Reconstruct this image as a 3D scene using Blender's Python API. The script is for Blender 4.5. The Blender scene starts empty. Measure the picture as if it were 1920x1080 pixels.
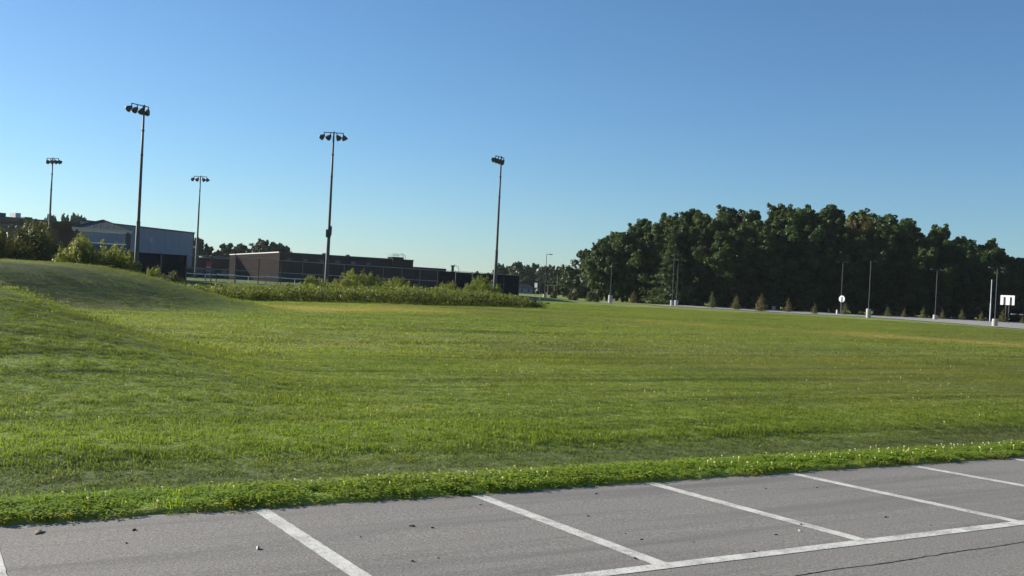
import bpy, math, random
import numpy as np
from mathutils import Vector, Matrix, noise
R = math.radians
sc = bpy.context.scene
col = sc.collection

# ------------------------------------------------------------------ camera
F_PX = 1882.0            # focal length in pixels of a 1920 wide frame
ROLL = R(2.9)
CAM_Z = 2.36
cd = bpy.data.cameras.new('camera'); cam = bpy.data.objects.new('camera', cd); col.objects.link(cam)
cd.sensor_width = 36.0; cd.lens = 36.0 * F_PX / 1920.0
cd.clip_start = 0.1; cd.clip_end = 9000
_r = Vector((math.cos(ROLL), 0, math.sin(ROLL))); _u = Vector((-math.sin(ROLL), 0, math.cos(ROLL))); _b = Vector((0, -1, 0))
cam.matrix_world = Matrix(((_r.x, _u.x, _b.x, 0), (_r.y, _u.y, _b.y, 0), (_r.z, _u.z, _b.z, CAM_Z), (0, 0, 0, 1)))
sc.camera = cam
sc.render.resolution_x, sc.render.resolution_y = 1024, 576

# ------------------------------------------------------------------ world, sun, exposure
SUN_EL, SUN_AZ = R(20.5), R(-66)          # azimuth measured from +Y (view direction), negative = left
w = bpy.data.worlds.new('World'); sc.world = w; w.use_nodes = True
nt = w.node_tree; nt.nodes.clear()
sky = nt.nodes.new('ShaderNodeTexSky'); sky.sky_type = 'NISHITA'; sky.sun_disc = False
sky.sun_elevation = SUN_EL; sky.sun_rotation = SUN_AZ
sky.altitude = 200; sky.air_density = 1.0; sky.dust_density = 0.3; sky.ozone_density = 4.5
bg = nt.nodes.new('ShaderNodeBackground'); bg.inputs[1].default_value = 0.057
wo = nt.nodes.new('ShaderNodeOutputWorld')
tint = nt.nodes.new('ShaderNodeMix'); tint.data_type = 'RGBA'; tint.blend_type = 'MULTIPLY'; tint.inputs[0].default_value = 1.0
tint.inputs[7].default_value = (.82, .975, 1.05, 1)      # the camera's white balance
nt.links.new(sky.outputs[0], tint.inputs[6]); nt.links.new(tint.outputs[2], bg.inputs[0]); nt.links.new(bg.outputs[0], wo.inputs[0])
ld = bpy.data.lights.new('sun', 'SUN'); ld.energy = 5.0; ld.angle = R(0.53); ld.color = (1.0, 0.93, 0.82)
sun = bpy.data.objects.new('sun', ld); col.objects.link(sun)
to_sun = Vector((math.sin(SUN_AZ) * math.cos(SUN_EL), math.cos(SUN_AZ) * math.cos(SUN_EL), math.sin(SUN_EL)))
sun.rotation_euler = to_sun.to_track_quat('Z', 'Y').to_euler(); sun.location = to_sun * 300
sc.view_settings.view_transform = 'Standard'; sc.view_settings.look = 'None'
sc.view_settings.gamma = 1.0; sc.view_settings.exposure = 1.15
sc.view_settings.use_curve_mapping = False
sc.render.engine = 'CYCLES'
sc.cycles.max_bounces = 6; sc.cycles.diffuse_bounces = 3; sc.cycles.transmission_bounces = 4; sc.cycles.transparent_max_bounces = 8

# ------------------------------------------------------------------ helpers
rng = np.random.default_rng(11); random.seed(11)
def ray(px, py):
    u = (px - 960) / F_PX; v = (540 - py) / F_PX
    return (u * math.cos(ROLL) - v * math.sin(ROLL), u * math.sin(ROLL) + v * math.cos(ROLL))
def at(px, py, d):
    """world point seen at a photo pixel at distance d along the view axis"""
    x, z = ray(px, py); return Vector((x * d, d, CAM_Z + z * d))
def smooth(a, b, x):
    t = np.clip((x - a) / (b - a), 0, 1); return t * t * (3 - 2 * t)
def finish(o, label=None, cat=None, group=None, kind=None):
    if label: o['label'] = label
    if cat: o['category'] = cat
    if group: o['group'] = group
    if kind: o['kind'] = kind
    return o
class MB:
    """collects shapes and links them as one mesh object"""
    def __init__(s): s.v = []; s.f = []
    def add(s, V, Fc):
        n = len(s.v); s.v += [tuple(p) for p in V]; s.f += [tuple(i + n for i in f) for f in Fc]; return s
    def box(s, x0, x1, y0, y1, z0, z1):
        V = [(x, y, z) for z in (z0, z1) for y in (y0, y1) for x in (x0, x1)]
        return s.add(V, [(0, 2, 3, 1), (4, 5, 7, 6), (0, 1, 5, 4), (2, 6, 7, 3), (0, 4, 6, 2), (1, 3, 7, 5)])
    def tube(s, pts, rads, n=8, cap=True):
        pts = [Vector(p) for p in pts]; V = []; Fc = []
        for i, p in enumerate(pts):
            d = (pts[min(i + 1, len(pts) - 1)] - pts[max(i - 1, 0)]).normalized()
            a = d.cross(Vector((0, 0, 1)) if abs(d.z) < .9 else Vector((1, 0, 0))).normalized(); b = d.cross(a)
            for k in range(n):
                th = 2 * math.pi * k / n
                V.append(p + (a * math.cos(th) + b * math.sin(th)) * rads[i])
        for i in range(len(pts) - 1):
            for k in range(n):
                Fc.append((i * n + k, i * n + (k + 1) % n, (i + 1) * n + (k + 1) % n, (i + 1) * n + k))
        if cap:
            Fc.append(tuple(range(n))[::-1]); Fc.append(tuple((len(pts) - 1) * n + k for k in range(n)))
        return s.add(V, Fc)
    def poly(s, pts, th):
        """convex polygon (list of 3D points) extruded by vector th"""
        n = len(pts); th = Vector(th); pts = [Vector(p) for p in pts]
        V = pts + [p + th for p in pts]
        return s.add(V, [tuple(range(n))[::-1], tuple(range(n, 2 * n))] + [(k, (k + 1) % n, n + (k + 1) % n, n + k) for k in range(n)])
    def mesh(s, name, mat, smooth_=False):
        m = bpy.data.meshes.new(name); m.from_pydata(s.v, [], s.f); m.validate()
        m.materials.append(mat)
        if smooth_: m.polygons.foreach_set('use_smooth', [True] * len(m.polygons))
        m.update(); return m
    def build(s, name, mat, parent=None, smooth_=False):
        return link(name, s.mesh(name, mat, smooth_), parent)
def link(name, mesh, parent=None):
    o = bpy.data.objects.new(name, mesh); col.objects.link(o)
    if parent is not None: o.parent = parent
    return o
def empty(name, loc=(0, 0, 0), rz=0.0):
    o = bpy.data.objects.new(name, None); col.objects.link(o); o.location = loc; o.rotation_euler = (0, 0, rz)
    o.empty_display_size = 0.3; return o
def copy_tree(o, parent=None):
    c = o.copy(); col.objects.link(c); c.parent = parent
    for ch in list(o.children): copy_tree(ch, c)
    return c
def np_mesh(name, V, Fq, mat):
    """mesh from numpy vertex array and quad index array"""
    m = bpy.data.meshes.new(name); V = np.asarray(V, np.float32); Fq = np.asarray(Fq, np.int32)
    k = Fq.shape[1]
    m.vertices.add(len(V)); m.vertices.foreach_set('co', V.ravel())
    m.loops.add(Fq.size); m.loops.foreach_set('vertex_index', Fq.ravel())
    m.polygons.add(len(Fq)); m.polygons.foreach_set('loop_start', np.arange(0, Fq.size, k, dtype=np.int32))
    try: m.polygons.foreach_set('loop_total', np.full(len(Fq), k, np.int32))
    except Exception: pass
    m.update(calc_edges=True)
    if mat: m.materials.append(mat)
    return m

# ------------------------------------------------------------------ materials
class Mat:
    def __init__(s, name):
        s.m = bpy.data.materials.new(name); s.m.use_nodes = True; s.t = s.m.node_tree; s.n = s.t.nodes
        s.b = s.n['Principled BSDF']; s.out = s.n['Material Output']
    def node(s, ty, **kw):
        n = s.n.new(ty)
        for k, v in kw.items(): setattr(n, k, v)
        return n
    def L(s, a, b): s.t.links.new(a, b)
    def pos(s):
        g = s.node('ShaderNodeNewGeometry'); return g.outputs['Position']
    def obj(s):
        g = s.node('ShaderNodeTexCoord'); return g.outputs['Object']
    def noise(s, vec, scale, detail=3, rough=.55):
        n = s.node('ShaderNodeTexNoise'); n.inputs['Scale'].default_value = scale
        n.inputs['Detail'].default_value = detail; n.inputs['Roughness'].default_value = rough
        if vec is not None: s.L(vec, n.inputs['Vector'])
        return n.outputs['Fac']
    def ramp(s, fac, stops):
        r = s.node('ShaderNodeValToRGB'); e = r.color_ramp.elements
        while len(e) < len(stops): e.new(.5)
        for i, (p, c) in enumerate(stops): e[i].position = p; e[i].color = (*c, 1) if len(c) == 3 else c
        s.L(fac, r.inputs[0]); return r.outputs[0]
    def mix(s, fac, a, b, mode='MIX'):
        n = s.node('ShaderNodeMix'); n.data_type = 'RGBA'; n.blend_type = mode
        for v, i in ((fac, 0), (a, 6), (b, 7)):
            if hasattr(v, 'is_output'): s.L(v, n.inputs[i])
            elif i == 0: n.inputs[0].default_value = v
            else: n.inputs[i].default_value = (*v, 1)
        return n.outputs[2]
    def math(s, op, a, b=0.0, clamp=False):
        n = s.node('ShaderNodeMath'); n.operation = op; n.use_clamp = clamp
        for v, i in ((a, 0), (b, 1)):
            if hasattr(v, 'is_output'): s.L(v, n.inputs[i])
            else: n.inputs[i].default_value = v
        return n.outputs[0]
    def bump(s, h, strength, dist):
        n = s.node('ShaderNodeBump'); n.inputs['Strength'].default_value = strength; n.inputs['Distance'].default_value = dist
        s.L(h, n.inputs['Height']); s.L(n.outputs[0], s.b.inputs['Normal'])
    def set(s, color=None, rough=None, metal=None, spec=None):
        if color is not None:
            if hasattr(color, 'is_output'): s.L(color, s.b.inputs['Base Color'])
            else: s.b.inputs['Base Color'].default_value = (*color, 1)
        if rough is not None: s.b.inputs['Roughness'].default_value = rough
        if metal is not None: s.b.inputs['Metallic'].default_value = metal
        if spec is not None: s.b.inputs['Specular IOR Level'].default_value = spec
        return s
def plain(name, c, rough=.6, metal=0., vary=.25, scale=3.0, spec=.4):
    """painted / cast surface with uneven tone and slight relief"""
    a = Mat(name); p = a.obj(); n1 = a.noise(p, scale, 4); n2 = a.noise(p, scale * 14, 2)
    d = tuple(max(0, x * (1 - vary)) for x in c); l = tuple(min(1, x * (1 + vary)) for x in c)
    cc = a.ramp(n1, [(.3, d), (.7, l)])
    cc = a.mix(a.math('MULTIPLY', n2, .25), cc, tuple(x * .7 for x in c))
    a.set(cc, rough, metal, spec); a.bump(n2, .15, .01); return a.m
def leaf_mat(name, c_dark, c_light, trans=.35, scale=.6, obj_var=.25, warm=(0.16, .12, .02), instancer=None):
    """foliage: diffuse leaf with light coming through it"""
    a = Mat(name); g = a.pos(); n1 = a.noise(g, scale, 3)
    ri = a.node('ShaderNodeObjectInfo').outputs['Random']
    n2 = a.noise(g, scale * 9, 1)
    f = a.math('ADD', a.math('MULTIPLY', n1, .7), a.math('MULTIPLY', n2, .35))
    c = a.ramp(f, [(.35, c_dark), (.75, c_light)])
    c = a.mix(a.math('MULTIPLY', ri, obj_var), c, warm)
    a.set(c, .55, 0, .25)
    tr = a.node('ShaderNodeBsdfTranslucent')
    a.L(a.mix(1.0, c, (1.25, 1.2, .55), 'MULTIPLY'), tr.inputs[0])
    ms = a.node('ShaderNodeMixShader'); ms.inputs[0].default_value = trans
    a.L(a.b.outputs[0], ms.inputs[1]); a.L(tr.outputs[0], ms.inputs[2]); a.L(ms.outputs[0], a.out.inputs[0])
    return a.m
M = {}
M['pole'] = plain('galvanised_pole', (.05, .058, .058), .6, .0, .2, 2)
M['dark_metal'] = plain('dark_bronze_metal', (.035, .04, .045), .5, .2, .2)
M['lamp_housing'] = plain('lamp_housing_metal', (.035, .042, .042), .6, .0, .2)
M['lens'] = plain('lamp_lens', (.45, .47, .45), .2, 0, .1)
M['concrete'] = plain('cast_concrete', (.36, .35, .32), .85, 0, .15, 2, .2)
M['white'] = plain('white_paint', (.78, .78, .76), .5, 0, .06, 2)
M['red'] = plain('red_paint', (.30, .03, .02), .5, 0, .1, 2)
M['alu'] = plain('bare_sign_aluminium', (.58, .59, .59), .45, .1, .08, 2)
M['bark'] = plain('tree_bark', (.09, .075, .06), .9, 0, .35, 4, .1)
M['fence_screen'] = plain('black_windscreen_fabric', (.012, .014, .018), .8, 0, .3, 1.5, .1)
M['fence_steel'] = plain('dark_steel', (.02, .022, .025), .5, .1, .2)  # near black; on the fence posts their shade is put into this colour
M['gym_wall'] = plain('grey_metal_cladding', (.17, .20, .25), .6, 0, .06, .3)
M['roof_dark'] = plain('dark_seamed_metal_roof', (.028, .036, .048), .75, .0, .15, .6)
M['trim'] = plain('pale_trim', (.38, .39, .41), .6, 0, .08)
M['yellow'] = plain('yellow_paint', (.6, .5, .1), .5, 0, .1)
M['net'] = plain('black_net_cord', (.015, .015, .015), .8, 0, .2)
M['glass'] = plain('tinted_glass', (.05, .08, .11), .15, 0, .2)
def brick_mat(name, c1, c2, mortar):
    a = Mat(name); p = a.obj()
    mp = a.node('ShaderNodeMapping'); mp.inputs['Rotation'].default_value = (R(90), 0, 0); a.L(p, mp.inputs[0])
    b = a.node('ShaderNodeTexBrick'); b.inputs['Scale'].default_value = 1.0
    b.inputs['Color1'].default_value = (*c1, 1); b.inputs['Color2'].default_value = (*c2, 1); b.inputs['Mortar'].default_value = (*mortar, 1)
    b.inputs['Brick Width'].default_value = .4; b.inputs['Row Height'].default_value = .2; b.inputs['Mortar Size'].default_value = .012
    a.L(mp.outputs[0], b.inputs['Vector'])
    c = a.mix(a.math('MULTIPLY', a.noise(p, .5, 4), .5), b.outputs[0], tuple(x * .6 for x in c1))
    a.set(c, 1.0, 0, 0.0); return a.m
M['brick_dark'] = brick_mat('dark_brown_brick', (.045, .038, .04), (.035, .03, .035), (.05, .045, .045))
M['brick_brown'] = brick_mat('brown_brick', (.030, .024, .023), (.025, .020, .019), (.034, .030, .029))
M['leaf'] = leaf_mat('broad_leaves', (.017, .043, .012), (.070, .122, .027), .38, .5, .25, (.09, .085, .025))
M['leaf_bronze'] = leaf_mat('bronze_leaves', (.035, .045, .014), (.10, .092, .025), .38, .5, .3)
M['leaf_far'] = leaf_mat('far_leaves', (.03, .05, .022), (.07, .105, .04), .3, .4, .25, (.07, .08, .05))
M['needle'] = leaf_mat('pine_needles', (.045, .075, .03), (.11, .15, .05), .35, .6, .25, (.06, .06, .02))
M['needle_young'] = leaf_mat('young_conifer_needles', (.08, .10, .045), (.17, .19, .08), .35, 1.2, .5, (.17, .11, .065))
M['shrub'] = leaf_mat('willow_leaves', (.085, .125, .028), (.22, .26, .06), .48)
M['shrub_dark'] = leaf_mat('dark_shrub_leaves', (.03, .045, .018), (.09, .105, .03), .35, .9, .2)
M['weed'] = leaf_mat('tall_weed_leaves', (.05, .08, .022), (.165, .19, .05), .45, .5, .25, (.14, .12, .035))
M['grass_blade'] = None

# ------------------------------------------------------------------ the paved lot's own tilted frame
PF, RF = R(-1.30), R(2.16)        # attitude of the camera relative to the paving
h_p = CAM_Z
fw = Vector((0, math.cos(PF), -math.sin(PF))); up = Vector((0, math.sin(PF), math.cos(PF))); rt = Vector((1, 0, 0))
r2 = rt * math.cos(RF) + up * math.sin(RF); u2 = -rt * math.sin(RF) + up * math.cos(RF)
def lot_to_world(x, y, z):
    v = Vector((x, y, z - h_p)); a, b, c = v.dot(r2), v.dot(u2), v.dot(fw)
    return _r * a + _u * b + Vector((0, 1, 0)) * c + Vector((0, 0, CAM_Z))
YAW = R(30.2); E2 = (math.cos(YAW), math.sin(YAW)); N2 = (-math.sin(YAW), math.cos(YAW))   # along the edge / away from the camera
X0, Y0, LINE_L, STALL = -2.70, 11.56, 3.87, 2.78
def lot(s, t, z=0.0):
    """paving coordinates: s along the grass edge, t from the edge towards the camera (positive = onto the paving)"""
    return lot_to_world(X0 + E2[0] * s - N2[0] * t, Y0 + E2[1] * s - N2[1] * t, z)
# the edge line in world XY, and plane z(x,y)
_o = lot(0, 0); _e = (lot(1, 0) - _o); _n = (lot(0, -1) - _o); _pn = _e.cross(_n).normalized()
EX, EY = Vector((_e.x, _e.y)).normalized(), None
EY = Vector((-EX.y, EX.x))
def plane_z(x, y): return _o.z - ((x - _o.x) * _pn.x + (y - _o.y) * _pn.y) / _pn.z
def st(x, y):
    dx, dy = x - _o.x, y - _o.y
    return dx * EX.x + dy * EX.y, dx * EY.x + dy * EY.y       # s along, t away from camera (positive on the grass)
def vnoise(x, y, sc_, seed=0.0):
    x = np.asarray(x, float); y = np.asarray(y, float); sh = x.shape
    out = np.fromiter((noise.noise((a * sc_ + seed, b * sc_ - seed, seed * 1.7)) for a, b in zip(x.ravel(), y.ravel())), float, x.size)
    return out.reshape(sh)
FAR_Z = 0.71
F0 = np.array([-42.6, 113.0]); F1 = np.array([1.0, 151.0]); FD = (F1 - F0) / np.linalg.norm(F1 - F0); FN = np.array([FD[1], -FD[0]])
def bump2(x, y, cx, cy, rx, ry, h, rot=0.0, inner=0.0):
    c, s = math.cos(rot), math.sin(rot); dx, dy = x - cx, y - cy
    q = np.sqrt(((dx * c + dy * s) / rx) ** 2 + ((-dx * s + dy * c) / ry) ** 2)
    return h * (1 - smooth(inner, 1, q))
def terrain(x, y, fine=True):
    x = np.asarray(x, float); y = np.asarray(y, float)
    s, t = st(x, y)
    sc_ = np.clip(s, -14, 26)
    ez = plane_z(_o.x + EX.x * sc_, _o.y + EX.y * sc_)
    tt = np.maximum(t, 0)
    z = ez + (FAR_Z - ez) * (1 - np.exp(-tt / 26.0)) * 1.0
    z = z + .045 * smooth(0.0, .12, t) - .09 * smooth(.6, 1.4, t) * (1 - smooth(1.8, 4.0, t)) + .02 * smooth(2.4, 3.2, t) * (1 - smooth(3.4, 6, t))
    z = z + bump2(x, y, -32, 50, 21, 12, 1.9, .2, .45) + bump2(x, y, -24, 31.6, 26, 8, 2.6, 2.53, .05)
    # crest of the mown field, then a swale, then the bank up to the courts
    px_, py_ = x - F0[0], y - F0[1]
    sd = px_ * FN[0] + py_ * FN[1]; al = px_ * FD[0] + py_ * FD[1]
    inr = (1 - smooth(61, 74, al))
    z = z + inr * .42 * (1 - smooth(1.5, 11, sd)) - .35 * inr * smooth(6, 14, sd) * (1 - smooth(18, 26, sd))
    if fine:
        amp = .10 * smooth(3, 25, tt)
        z = z + amp * vnoise(x, y, .09, 3.1) + .035 * smooth(1, 6, tt) * vnoise(x, y, .33, 7.7)
    below = np.minimum(plane_z(x, y), 3) - .12
    return np.where(t < 0, below, z)
def tz(x, y): return float(terrain(np.array([x]), np.array([y]))[0])
def ground(px, py):
    """point on the far flat ground under a photo pixel"""
    x, z = ray(px, py); d = min((FAR_Z - CAM_Z) / z, 168.0 if px > 1500 else 400.0); return Vector((x * d, d, tz(x * d, d)))

# ------------------------------------------------------------------ ground sheet
def dry_color(x, y):
    """colour of the turf: r = dryness (straw), g = dull thin turf, b = lush clover"""
    s, t = st(x, y)
    n1 = vnoise(x, y, .05, 1.3); n2 = vnoise(x, y, .22, 5.2); n3 = vnoise(s * .12, t * 1.0, 1.0, 9.4)
    dry = .10 + .20 * n1 + .16 * n2
    # straw-yellow patches of parched turf
    for (cx, cy, rx, ry, a, ro) in ((-11.0, 57, 5.0, 7.0, 1.2, .5), (-7, 63, 5.5, 6, 1.1, .5), (30, 64, 16, 8.0, .95, -.15), (13, 66, 10, 5, .45, -.1), (-6.0, 33, 2.2, 2.0, .4, 0), (36, 52, 9, 5, .55, -.1)):
        dry = dry + a * bump2(x, y, cx, cy, rx, ry, 1.0, ro) * (.55 + .7 * (n2 + .5))
    dull = .7 * smooth(.9, 1.5, t + .35 * n2) * (1 - smooth(1.9, 2.9, t + .5 * n2))  # duller band just behind the verge
    dull = dull + .35 * smooth(.05, .5, n3) * smooth(4, 9, t) + .55 * bump2(x, y, 2, 74, 20, 5, 1, .0) + .3 * smooth(.1, .5, n1)
    # shade on the mounds' faces, painted in as dull turf
    dull = dull + .55 * np.clip(bump2(x, y, -30, 47, 23, 13, 1.2, .2, .4) + bump2(x, y, -24, 31.6, 26, 8, .15, 2.53, .05), 0, 1)
    dry = dry + .5 * (1 - smooth(.03, .14, t + .12 * n2)) * smooth(-.3, -.05, t)
    lush = (1 - smooth(.65, 1.15, t + .3 * n2)) * smooth(-.2, .05, t) + .45 * smooth(.25, .6, n2) * smooth(3, 6, t) * (1 - smooth(16, 30, t))
    lush = lush + .5 * smooth(2.6, 3.0, t) * (1 - smooth(4.4, 5.6, t)) * smooth(-.3, .3, n2 + .3)
    return np.clip(np.stack([dry, dull, lush], -1), 0, 1)
def turf_nodes(a, vec_attr_type, ground_=False):
    at_ = a.node('ShaderNodeAttribute'); at_.attribute_name = 'turf'; at_.attribute_type = vec_attr_type
    sp = a.node('ShaderNodeSeparateColor'); a.L(at_.outputs['Color'], sp.inputs[0])
    p = a.pos(); n = a.noise(p, 2.2, 4, .65); nf = a.noise(p, 13 if not ground_ else 9, 2)
    c = a.ramp(a.math('ADD', a.math('MULTIPLY', n, .6), a.math('MULTIPLY', nf, .4)), [(.32, (.105, .168, .033)), (.52, (.178, .250, .050)), (.72, (.26, .33, .080))])
    mp = a.node('ShaderNodeMapping'); mp.inputs['Rotation'].default_value = (0, 0, -math.atan2(EX.y, EX.x)); a.L(p, mp.inputs[0])
    m2 = a.node('ShaderNodeMapping'); m2.inputs['Scale'].default_value = (.08, 1.15, 0); a.L(mp.outputs[0], m2.inputs[0])
    lay = a.noise(m2.outputs[0], 1.0, 5, .62)            # the lie of the mown grass along the mower's passes
    c = a.mix(a.ramp(lay, [(.36, (.95, .95, .95)), (.47, (0, 0, 0))]), c, (.062, .095, .032))
    c = a.mix(a.ramp(lay, [(.50, (0, 0, 0)), (.62, (.75, .75, .75))]), c, (.265, .33, .072))
    c = a.mix(sp.outputs[2], c, (.20, .30, .030))
    c = a.mix(a.math('MULTIPLY', sp.outputs[1], .85), c, (.085, .105, .062))
    c = a.mix(a.math('MULTIPLY', sp.outputs[0], .8), c, (.42, .34, .12))
    return c, p
a = Mat('turf_ground'); c, p = turf_nodes(a, 'GEOMETRY', True)
c = a.mix(.25, c, (.05, .045, .02)); a.set(c, .9, 0, .1); a.bump(a.noise(p, 7, 5, .7), .9, .06); M['turf'] = a.m
sv = np.concatenate([-np.geomspace(3000, 62, 14), np.arange(-60, -24, 1.5), np.arange(-24, 40, .5), np.arange(40, 120, 2.0), np.geomspace(121, 3000, 18)])
tv = np.concatenate([-np.geomspace(3000, 1, 22), [-.5, -.2, -.04, 0.0, .03, .08, .14, .25, .4], np.arange(.6, 8, .3), np.arange(8, 60, .9), np.arange(60, 140, 2.5), np.geomspace(142, 4000, 26)])
S, T = np.meshgrid(sv, tv)
jit = vnoise(S, np.zeros_like(S), 2.2, 4.4) * .045 * np.exp(-np.abs(T) * 1.5)
GX = _o.x + EX.x * S + EY.x * (T + jit); GY = _o.y + EX.y * S + EY.y * (T + jit)
GZ = terrain(_o.x + EX.x * S + EY.x * T, _o.y + EX.y * S + EY.y * T)
ni, nj = S.shape
idx = np.arange(ni * nj).reshape(ni, nj)
quads = np.stack([idx[:-1, :-1], idx[:-1, 1:], idx[1:, 1:], idx[1:, :-1]], -1).reshape(-1, 4)
gm = np_mesh('grass_ground', np.stack([GX, GY, GZ], -1).reshape(-1, 3), quads, M['turf'])
ca = gm.color_attributes.new('turf', 'FLOAT_COLOR', 'POINT')
tc_ = dry_color(GX, GY).reshape(-1, 3); ca.data.foreach_set('color', np.concatenate([tc_, np.ones((len(tc_), 1))], 1).astype(np.float32).ravel())
gm.polygons.foreach_set('use_smooth', [True] * len(gm.polygons))
finish(link('grass_ground', gm), 'mown green field rolling from the paving to the horizon', kind='structure')

# ------------------------------------------------------------------ parking lot paving
a = Mat('aged_asphalt'); p = a.pos()
fine = a.noise(p, 42, 4, .75); mid = a.noise(p, 16, 3); big = a.noise(p, .55, 4)
vo = a.node('ShaderNodeTexVoronoi'); vo.inputs['Scale'].default_value = 85; a.L(p, vo.inputs['Vector'])
c = a.ramp(fine, [(.30, (.062, .057, .050)), (.5, (.188, .175, .155)), (.70, (.39, .365, .325))])
c = a.mix(a.math('MULTIPLY', big, .35), c, (.155, .145, .129))
c = a.mix(a.math('MULTIPLY', mid, .22), c, (.15, .142, .132))
wv = a.node('ShaderNodeMapping'); wv.inputs['Rotation'].default_value = (0, 0, -math.atan2(EX.y, EX.x)); a.L(p, wv.inputs[0])
st_ = a.node('ShaderNodeMapping'); st_.inputs['Scale'].default_value = (.16, 2.6, 1); a.L(wv.outputs[0], st_.inputs[0])
tyre = a.noise(st_.outputs[0], 1.0, 4, .6)
c = a.mix(a.math('MULTIPLY', a.math('SUBTRACT', tyre, .48, True), 2.4, True), c, (.088, .083, .078))
dk = a.ramp(vo.outputs['Distance'], [(.0, (.35, .35, .35)), (.25, (1, 1, 1))]); c = a.mix(.55, c, dk, 'MULTIPLY')
a.set(c, .82, 0, .35); a.bump(fine, .55, .012); M['asphalt'] = a.m
def sheet(name, pts, mat, parent=None):
    m = bpy.data.meshes.new(name); m.from_pydata([tuple(p) for p in pts], [], [tuple(range(len(pts)))]); m.materials.append(mat)
    return link(name, m, parent)
def lot_slab(name, s0, s1, t0, t1, mat, z=0.0, ragged=0.0):
    """paved sheet with an uneven grass-side edge"""
    ss = np.arange(s0, s1 + .01, .25); V = []; Fc = []
    for i, s in enumerate(ss):
        j = ragged * noise.noise((s * 1.7, 2.2, 0)) + ragged * .5 * noise.noise((s * 6, 1, 0))
        for k, t in enumerate((t0 + j, t0 + .8, t1)): V.append(tuple(lot(s, t, z)))
        V.append(tuple(lot(s, t0 + j, z - .12)))
        if i:
            b = (i - 1) * 4; Fc += [(b + 1, b + 5, b + 4, b), (b + 2, b + 6, b + 5, b + 1), (b, b + 4, b + 7, b + 3)]
    m = bpy.data.meshes.new(name); m.from_pydata(V, [], Fc); m.materials.append(mat); return link(name, m)
paving = finish(lot_slab('parking_lot', -45, 70, -.0, 40, M['asphalt'], 0.0, .05), 'worn grey asphalt parking lot with white stall lines', kind='structure')
a = Mat('worn_white_paint'); p = a.pos()
n1 = a.noise(p, 45, 4, .75); n2 = a.noise(p, 3.5, 3)
wear = a.ramp(a.math('ADD', a.math('MULTIPLY', n1, .8), a.math('MULTIPLY', n2, .4)), [(.58, (0, 0, 0)), (.68, (1, 1, 1))])
c = a.mix(a.math('MULTIPLY', wear, .75), a.ramp(a.noise(p, 9, 3), [(.3, (.46, .45, .41)), (.7, (.60, .59, .54))]), (.2, .195, .185))
a.set(c, .7, 0, .3); a.bump(n1, .3, .006); M['paint'] = a.m
def stripe(name, s0, t0, s1, t1, wd, parent, z=.004, mat=None, rag=.004):
    n = max(2, int(math.hypot(s1 - s0, t1 - t0) / .08)); d = np.array([s1 - s0, t1 - t0]); d = d / np.linalg.norm(d); q = np.array([-d[1], d[0]]) * wd / 2
    V = []; Fc = []
    for i in range(n + 1):
        f = i / n; b = np.array([s0 + (s1 - s0) * f, t0 + (t1 - t0) * f])
        for sg in (-1, 1):
            pt = b + q * sg * (1 + rag * 40 * noise.noise((f * 37 + s0, sg * 3.3, t0)) * .5); V.append(tuple(lot(pt[0], pt[1], z)))
        if i: Fc.append((2 * i - 2, 2 * i - 1, 2 * i + 1, 2 * i))
    m = bpy.data.meshes.new(name); m.from_pydata(V, [], Fc); m.materials.append(mat or M['paint']); return link(name, m, parent)
for k in range(-3, 10):
    stripe('stall_line', k * STALL - .11, .03 + .05 * random.random(), k * STALL - .11, LINE_L - .09, .175, paving)
stripe('aisle_line', -12, LINE_L, 45, LINE_L, .175, paving, .0045)
a = Mat('open_crack'); a.set((.012, .011, .010), 1.0, 0, 0); M['crack'] = a.m
V = []; Fc = []
for i in range(230):
    s = 1.0 + i * .07; tcr = 4.62 + .03 * noise.noise((s * 1.1, 0, 0)) * 2 + .02 * noise.noise((s * 7, 5, 0)) - .02 * (s - 4)
    wd = .006 + .006 * abs(noise.noise((s * 3, 9, 0)))
    V += [tuple(lot(s, tcr - wd, .003)), tuple(lot(s, tcr + wd, .003))]
    if i: Fc.append((2 * i - 2, 2 * i - 1, 2 * i + 1, 2 * i))
m = bpy.data.meshes.new('crack'); m.from_pydata(V, [], Fc); m.materials.append(M['crack']); link('crack', m, paving)

# ------------------------------------------------------------------ the far lot and drive
a = Mat('pale_asphalt'); p = a.pos(); c = a.ramp(a.noise(p, 2.5, 4), [(.3, (.21, .20, .18)), (.7, (.30, .285, .26))])
a.set(c, .85, 0, .25); M['asphalt_far'] = a.m
def far_sheet(name, near, far, mat, lift=.05):
    """strip between two rows of (photo column, distance); rests just above the ground"""
    V = []; Fc = []; n = 60
    nx = np.linspace(near[0][0], near[-1][0], n); dn = np.interp(nx, [q[0] for q in near], [q[1] for q in near]); df = np.interp(nx, [q[0] for q in far], [q[1] for q in far])
    for i in range(n):
        for k in range(7):
            d = dn[i] + (df[i] - dn[i]) * k / 6; u = ray(nx[i], 560)[0]; V.append((u * d, d, tz(u * d, d) + lift))
        if i:
            b = (i - 1) * 7
            for k in range(6): Fc.append((b + k, b + 7 + k, b + 8 + k, b + k + 1))
    m = bpy.data.meshes.new(name); m.from_pydata(V, [], Fc); m.materials.append(mat); return link(name, m)
finish(far_sheet('far_parking_lot', [(1215, 158), (1300, 151), (1620, 147), (1780, 128), (1920, 113), (2150, 95)], [(1215, 164), (1300, 180), (1450, 186), (1920, 186), (2150, 190)], M['asphalt_far']), 'pale asphalt lot stretching in front of the dark wood', kind='structure')
finish(far_sheet('drive', [(955, 150), (1214, 158)], [(955, 155), (1214, 164)], M['asphalt_far'], .054), 'narrow pale drive running left from the far lot', kind='structure')

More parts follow.
